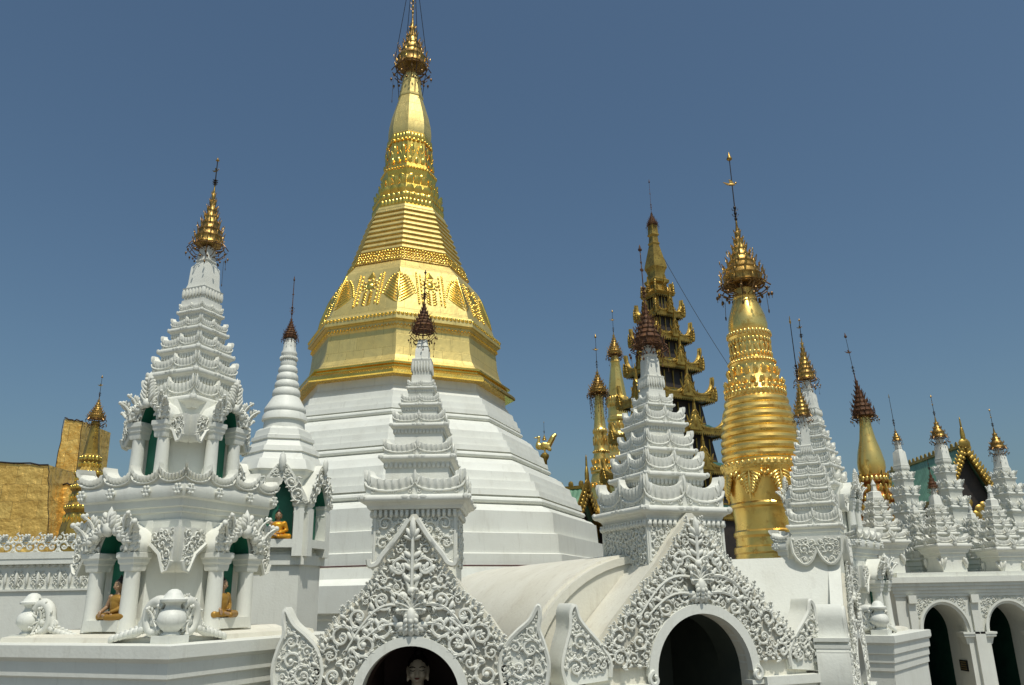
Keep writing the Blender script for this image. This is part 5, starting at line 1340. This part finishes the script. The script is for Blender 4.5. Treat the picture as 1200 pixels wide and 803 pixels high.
# ------------------------------------------------------------------ halls with green roofs
def hall(name, label, px, py_apex, py_eave, px_half, Y, L, rz, front=True):
    A = Axis(px, py_eave, Y); s_ = A.s(py_eave); zr, ze = A.z(py_apex), A.z(py_eave); w = px_half * s_
    t = thing(name, label, 'hall', (A.x, A.y, 0), rz)
    mb = MB()
    for sx in (-1, 1):
        n_ = int(L / .22); P = np.zeros((n_ * 4 + 1, 4, 3))
        for i in range(n_ * 4 + 1):
            y = L * i / (n_ * 4); b = .035 * (1 if i % 4 in (1, 2) else 0)
            for j, tq in enumerate((0, .4, .75, 1.0)):
                cz = zr + (ze - zr) * (tq ** .85); P[i, j] = (sx * w * 1.12 * tq, y, cz + b)
        mb.grid(P, flip=sx < 0)
    rf = mb.build('roof', GREEN_ROOF, t, 60)
    mb = MB(); mb.box((0, L / 2, zr + .06), (.16, L, .14))
    for sx in (-1, 1):
        mb.box((sx * w * 1.12, L / 2, ze - .06), (.12, L, .24)); mb.box((sx * w * .98, L / 2, ze - .42), (.1, L * .98, .2))
    for i in range(int(L / .5)): mb.ell((0, .25 + .5 * i, zr + .2), (.06, .14, .16), None, 6, 4)
    mb.build('gilt_fascia', GOLD_OLD, rf, 40)
    mb = MB()
    mb.prism([(-w * .9, 0), (w * .9, 0), (w * .9, ze - .1), (0, zr - .25), (-w * .9, ze - .1)], .35, L - .1); mb.build('wall', DARKWOOD, t, 25)
    mb = MB(); rs = random.Random(3)
    for sx in (-1, 1):
        for k_, (off, th) in enumerate(((.0, .14), (-.24, .09))):
            n_ = 15
            for i in range(n_):
                tq = i / (n_ - 1); x = sx * (w * 1.18 * tq); z = zr + (ze - zr) * tq ** .85 + off + .1
                mb.ell((x, -.04 - .05 * k_, z), (th * 1.1, .09, th * 1.25), None, 6, 4)
                if k_ == 0 and i: mb.ell((x + sx * .05, -.04, z + .22), (.06, .05, .17), None, 5, 4, RY(sx * .4))
        mb.ell((sx * w * 1.26, -.04, ze + .25), (.12, .08, .4), None, 6, 4, RY(sx * .35)); mb.ell((sx * w * 1.20, -.04, ze), (.24, .1, .2), None, 6, 4)
    for sx in (-1, 1): mb.prism([(sx * w * 1.2, ze + .12), (0, zr + .22), (0, zr - .38), (sx * w * 1.05, ze - .34)] if sx < 0 else [(0, zr - .38), (sx * w * 1.05, ze - .34), (sx * w * 1.2, ze + .12), (0, zr + .22)], .0, .10)
    mb.ell((0, -.04, zr + .45), (.13, .1, .55), None, 8, 5); mb.ell((0, -.04, zr + 1.05), (.05, .05, .45), None, 6, 4); mb.ell((0, -.06, zr + .1), (.3, .1, .3), None, 8, 5)
    mb.build('bargeboard', GOLD_OLD, t, 60)
    mb = MB()
    for sx in (-1, 1):
        mb.tube([(sx * w * .8, .05, 0), (sx * w * .8, .05, ze - .5)], .13, 10)
    for i in range(26):
        a = rs.uniform(-.6, .6); z = ze - .2 - rs.uniform(0, 2.2); mb.ell((w * a, .1, z), (.22, .1, .26), None, 6, 4, RY(rs.uniform(-1, 1)))
    mb.build('carved_front', GOLD_OLD, t, 50)
    return t
hall('green_roofed_hall', 'small hall with a corrugated green roof and pointed gold gable', 1141, 523, 583, 26, 40, 9, R(-2))
hall('green_roofed_hall', 'dark green roof with gold trim below the two thin gold spires', 690, 572, 632, 46, 36, 6, R(62))
# ------------------------------------------------------------------ gilded bird on a post
A14 = Axis(638, 520, 38); s_ = A14.s(520); zb = A14.z(531)
t14 = thing('bird_finial', 'gilded mythical bird on a post above the stupa edge', 'bird statue', (A14.x, A14.y, 0))
mb = MB(); u = s_
mb.ell((0, 0, zb + 8 * u), (8 * u, 3.6 * u, 4.6 * u), None, 14, 8, RY(-.12)); mb.ell((-6.5 * u, 0, zb + 8 * u), (4.2 * u, 3.2 * u, 4.4 * u), None, 12, 8)
cap(mb, (-8 * u, 0, zb + 10 * u), (-6 * u, 0, zb + 17 * u), 2.4 * u, 1.5 * u, 10); mb.ell((-6.6 * u, 0, zb + 18.5 * u), (2.4 * u, 1.7 * u, 1.9 * u), None, 10, 6)
mb.ell((-10 * u, 0, zb + 18 * u), (2.8 * u, .8 * u, .8 * u), None, 8, 5)
cap(mb, (5 * u, 0, zb + 9 * u), (10 * u, 0, zb + 18 * u), 3.4 * u, 3.2 * u, 10); mb.ell((11.5 * u, 0, zb + 20 * u), (4 * u, 1.8 * u, 2.6 * u), None, 10, 6, RY(-.6))
for sx in (-1, 1): mb.ell((1 * u, sx * 3.4 * u, zb + 8.5 * u), (6 * u, 1.2 * u, 3.4 * u), None, 10, 6, RY(.3)); mb.ell((5 * u, sx * 3.6 * u, zb + 5 * u), (4 * u, 1 * u, 2 * u), None, 8, 5, RY(.6)); cap(mb, (0, sx * 1.6 * u, zb + 5 * u), (.5 * u, sx * 1.6 * u, zb), 1.3 * u, .9 * u, 8)
remesh(mb, .5 * u, 2, 'bird', GOLD_LEAF, t14)
mb = MB(); mb.sweep([(2.6 * u, 0), (2.6 * u, zb - 9 * u), (4.6 * u, zb - 6 * u), (5.2 * u, zb - 4 * u), (5 * u, zb - 2 * u), (3.2 * u, zb - 1 * u), (3 * u, zb)], 16); mb.build('post', GOLD_OLD, t14)
finial(t14, zb + 15 * u, 2.8 * u, 8 * u, 14 * u, GOLD_OLD, seed=71, vane=None, bells=False, tiers=4)

# ------------------------------------------------------------------ arcade at the right
Ya = 22.0
AA = Axis(1101, 700, Ya); ua = AA.s(700)
t15 = thing('arcade_wall', 'white arcade wall with round arches and carved spandrels at the right', 'wall', (AA.x, Ya, 0), R(0))
zA = lambda py: AA.z(py)
sp_ = 1.68; r = 25.5 * ua; zspr = zA(741); x0, x1 = -52 * ua, sp_ * 2 + 1.3; ztop = zA(676)
arch = [0, sp_, 2 * sp_]; aa = np.linspace(0, PI, 21)
poly = [(x0, 0), (x0, zA(699)), (x1, zA(699)), (x1, 0)]
for cx in arch[::-1]: poly += [(cx + r, 0)] + [(cx + r * math.cos(a), zspr + r * 1.22 * math.sin(a)) for a in aa] + [(cx - r, 0)]
mb = MB(); mb.prism(poly[::-1], 0, 1.0); mb.build('wall', WHITE, t15, 25)
mb = MB(); cz = zA(699); hh = ztop - cz; L_ = x1 - x0
for y_, za_, zb_ in ((.03, cz, cz + hh * .16), (.06, cz + hh * .16, cz + hh * .33), (.10, cz + hh * .33, cz + hh * .52), (.14, cz + hh * .52, cz + hh * .70), (.19, cz + hh * .70, cz + hh)):
    mb.box(((x0 + x1) / 2 - y_ / 2 + .0, .5 - y_ / 2, (za_ + zb_) / 2), (L_ + y_, 1.0 + y_, zb_ - za_ - .002))
mb.box(((x0 + x1) / 2 + .1, .42, ztop + .055), (L_, 1.0, .11)); mb.build('cornice', WHITE, t15, 20)
for i, cx in enumerate(arch):
    mb = MB(); P = np.zeros((25, 5, 3))
    for j, a in enumerate(np.linspace(0, PI, 25)):
        for k_, (rr, y_) in enumerate(((r - .006, .1), (r - .006, -.03), (r + .05, -.05), (r + .055, -.09), (r + .11, -.09))):
            P[j, k_] = (cx + rr * math.cos(a), y_, zspr + (rr * 1.22 if k_ < 2 else r * 1.22 + rr - r) * math.sin(a))
    mb.grid(P); mb.build('arch_rim', WHITE, t15, 30)
    mb = MB(); zt_ = zA(700)
    sdf = lambda Q: np.minimum(rect_sdf(cx - sp_ * .38, cx + sp_ * .38, zspr + .02, zt_)(Q), np.hypot(Q[:, 0] - cx, (Q[:, 1] - zspr) / 1.14) - r - .10)
    carve(mb, sdf, (cx - sp_ * .4, cx + sp_ * .4, zspr, zt_), .085, .028, 300 + i, None, False, .0, lo=True, steps=6, tries=900)
    mb.build('spandrel_carving', WHITE2, t15, 60)
for i, cx in enumerate([-sp_ / 2 + .08] + [a + sp_ / 2 for a in arch]):
    mb = MB(); mb.box((cx, -.04, zspr / 2), (.26, .10, zspr)); mb.box((cx, -.03, (zspr + zA(700)) / 2), (.2, .06, zA(700) - zspr)); mb.box((cx, -.08, zA(702)), (.2, .12, .2))
    mb.build('pilaster', WHITE, t15, 25)
    for sx in (-1, 1):
        xx = cx + sx * (.27 if i else .22)
        if i == 0 and sx < 0: continue
        mb = MB(); e = cx + sx * (sp_ / 2 - r) if i else cx + sx * .2
        e = (arch[i - 1] + r if sx < 0 else (arch[i] - r if i < 3 else cx + .3))
        mb.sweep([(.10, zspr - .30), (.12, zspr - .22), (.14, zspr - .14), (.19, zspr - .11), (.19, zspr - .06), (.21, zspr - .05), (.21, zspr)], 4, 0, True, T(e - sx * -.10 * 1 if False else e + (-sx) * .06, .12, 0)); mb.build('impost', WHITE, t15, 25)
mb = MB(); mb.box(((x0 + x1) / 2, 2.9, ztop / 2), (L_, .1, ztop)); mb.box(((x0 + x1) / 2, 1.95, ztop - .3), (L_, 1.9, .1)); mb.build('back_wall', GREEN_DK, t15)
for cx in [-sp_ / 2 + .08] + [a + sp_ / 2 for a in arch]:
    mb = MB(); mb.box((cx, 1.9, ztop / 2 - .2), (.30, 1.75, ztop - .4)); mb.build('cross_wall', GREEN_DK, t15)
mb = MB(); zq = zA(775) - .14; mb.box((0, 0, 0), (.03, .36, .26)); pq = mb.build('plaque', PLAQUE_M); pq.location = (AA.x + r - .017, Ya + .42, zq)
tag(pq, 'small black plaque with faded lettering inside the first arcade arch', 'plaque')
mb = MB(); rs = random.Random(9)
for j in range(4):
    y = -.14
    while y < .12:
        w_ = rs.uniform(.02, .05); mb.box((-.018, y + w_ / 2, .085 - .055 * j), (.005, w_, .018 + .012 * rs.random())); y += w_ + .016
mb.build('faded_lettering', LETTER, pq)

# ------------------------------------------------------------------ small white spires on the arcade
def small_spire(label, px, py, Y, zpts, crown, mat, seed, group, rz=0.0, basepy=None, lotus=None, neck=None, tw=None, rod=True):
    A = Axis(px, py, Y); t = thing('small_spire', label, 'spire', (A.x, A.y, 0), rz, group); S_ = lambda p: A.s(p)
    f = 1 / (math.cos(rz) + abs(math.sin(rz)))
    tl = [(A.z(p), S_(p) * h * f, S_(p) * c) for p, h, c in zpts]
    tiers(t, tl, 0, (A.z(lotus[0]), A.z(lotus[1]), S_(lotus[0]) * lotus[2] * f), (A.z(neck[0]), A.z(neck[1]), S_(neck[0]) * neck[2] * f, S_(neck[1]) * neck[3] * f), lo=True, z_low=A.z(zpts[0][0] + 3), cornice=.22)
    mb = MB(); b0, bw = basepy
    bw = S_(b0) * bw * f
    mb.sweep([(bw, A.z(b0) - .25), (bw, tl[0][0] - .22), (bw * 1.06, tl[0][0] - .20), (bw * 1.06, tl[0][0] - .12), (bw * 1.2, tl[0][0] - .10), (bw * 1.2, tl[0][0] + .01)], 4, 0, True)
    lo_z = ztop - .3 if Y < 25 else 0; mb.box((0, 0, (A.z(b0) - .25 + lo_z) / 2), (bw * 1.9, bw * 1.9, A.z(b0) - .25 - lo_z)); mb.build('pedestal', WHITE, t, 25)
    for i, (z, w, c) in enumerate(tl):          # leafy corner ornaments, each a part of its own
        for k in range(4):
            mb = MB(); M = RZ(k * PI / 2 + PI / 4) @ T(w * 1.25, 0, z + c * .55)
            acanthus(mb, -c * .12, -c * .1, PI / 2 - .3, c * .9, c * .5, c * .02, M, .5, 4, -1); mb.ell((0, 0, c * .1), (c * .14, c * .16, c * .42), M, 6, 4, RY(.3))
            mb.build('corner_leaf', WHITE2, t, 60)
            mb = MB(); Mf = RZ(k * PI / 2) @ T(0, -w * 1.05, z + c * .5); mb.ell((0, 0, c * .1), (c * .26, c * .12, c * .40), Mf, 6, 4)
            for q in (-1, 0, 1): leaf(mb, 0, c * .1, PI / 2 - q * .6, c * .75, c * .2, c * .09, c * .08, Mf)
            mb.build('face_leaf', WHITE2, t, 60)
    w = tl[0][1]
    for k in range(4):
        mb = MB(); M = RZ(k * PI / 2 + PI / 4) @ T(bw * 1.38, 0, tl[0][0] - .28)
        for j in (-1, 0, 1): mb.ell((0, j * .05, -.08), (.06, .05, .16), M, 6, 4, RX(-j * .5))
        mb.build('tassel', WHITE2, t, 60)
    if crown:
        z0 = A.z(crown[0]); finial(t, z0, S_(crown[0]) * crown[2], A.z(crown[1]) - z0, A.z(crown[3]) - A.z(crown[1]), mat, seed=seed, drop=.5, tiers=5, lean=(-.03, 0), vane='flag')
    else:
        mb = MB(); mb.sweep([(S_(neck[1]) * neck[3] * f * .9, A.z(neck[1])), (S_(neck[1]) * neck[3] * f * 1.3, A.z(neck[1] - 2)), (.01, A.z(neck[1] - 8))], 8); mb.build('tip', WHITE, t)
    return t
G = 'small white spires along the arcade roof'
small_spire('tall white spire with a tiny gold umbrella in front of the green roof', 1063, 590, 26, [(655, 24, 13), (627, 19, 12), (603, 16, 11), (583, 13.5, 10), (564, 11, 8)], (516, 501, 5, 464), GOLD_HTI, 101, G, R(20), (672, 20), (553, 546, 8.5), (546, 515, 7, 3.2))
small_spire('tall white spire with a bronze umbrella beside the gold gabled hall', 1114, 590, 26, [(652, 26, 14), (624, 21, 13), (598, 17.5, 12), (576, 14.5, 10), (556, 11, 8)], (512, 488, 9, 464), GOLD_HTI, 102, G, R(20), (672, 22), (545, 538, 8.5), (538, 510, 7, 3.6))
small_spire('tall white spire with a bronze umbrella right of the gold gabled hall', 1182, 590, 26, [(655, 30, 15), (628, 25, 14), (603, 20.5, 13), (582, 16.5, 11), (563, 12, 8)], (525, 501, 9, 480), GOLD_HTI, 103, G, R(20), (672, 26), (556, 549, 9), (549, 523, 7, 3.6))
small_spire('squat white spire without umbrella above the first arcade pilaster', 1034, 640, 22.5, [(640, 25, 12), (624, 18, 10), (610, 13.5, 9), (597, 10.5, 7)], None, None, 104, G, R(8), (682, 17), (590, 584, 8), (584, 570, 6.5, 2.5))
small_spire('short white spire with a rusty umbrella between the two arches', 1105, 640, 22.5, [(644, 24, 11), (629, 16, 10), (616, 12, 8), (604, 9.5, 6.5)], (571, 551, 5.5, 537), RUST, 105, G, R(8), (674, 17), (598, 592, 7.5), (592, 572, 5.5, 2.5))
small_spire('short white spire without umbrella above the second arch', 1172, 640, 22.5, [(648, 24, 11), (633, 17, 10), (619, 13, 8), (607, 10, 6.5)], None, None, 106, G, R(8), (674, 17), (600, 594, 7.5), (594, 578, 5.5, 2.5))
small_spire('leafy white stub with a wide ledge behind the first arch', 1078, 640, 23.6, [(659, 17, 13), (644, 12, 12), (628, 10.5, 11), (614, 8, 9)], None, None, 107, G, R(15), (680, 13), (604, 600, 5.5), (600, 592, 4, 2.0))
small_spire('leafy white stub with a wide ledge behind the second arch', 1145, 640, 23.6, [(657, 16, 12), (644, 12, 11), (631, 9.5, 10), (619, 7.5, 8)], None, None, 108, G, R(15), (680, 13), (611, 607, 5.5), (607, 598, 4, 2.0))
small_spire('tiny white spire in front of the mosaic base', 1022, 620, 23.5, [(634, 10, 9), (620, 8, 8), (608, 6.5, 7)], None, None, 109, G, R(15), (655, 8), (600, 596, 5), (596, 586, 3.5, 1.8))
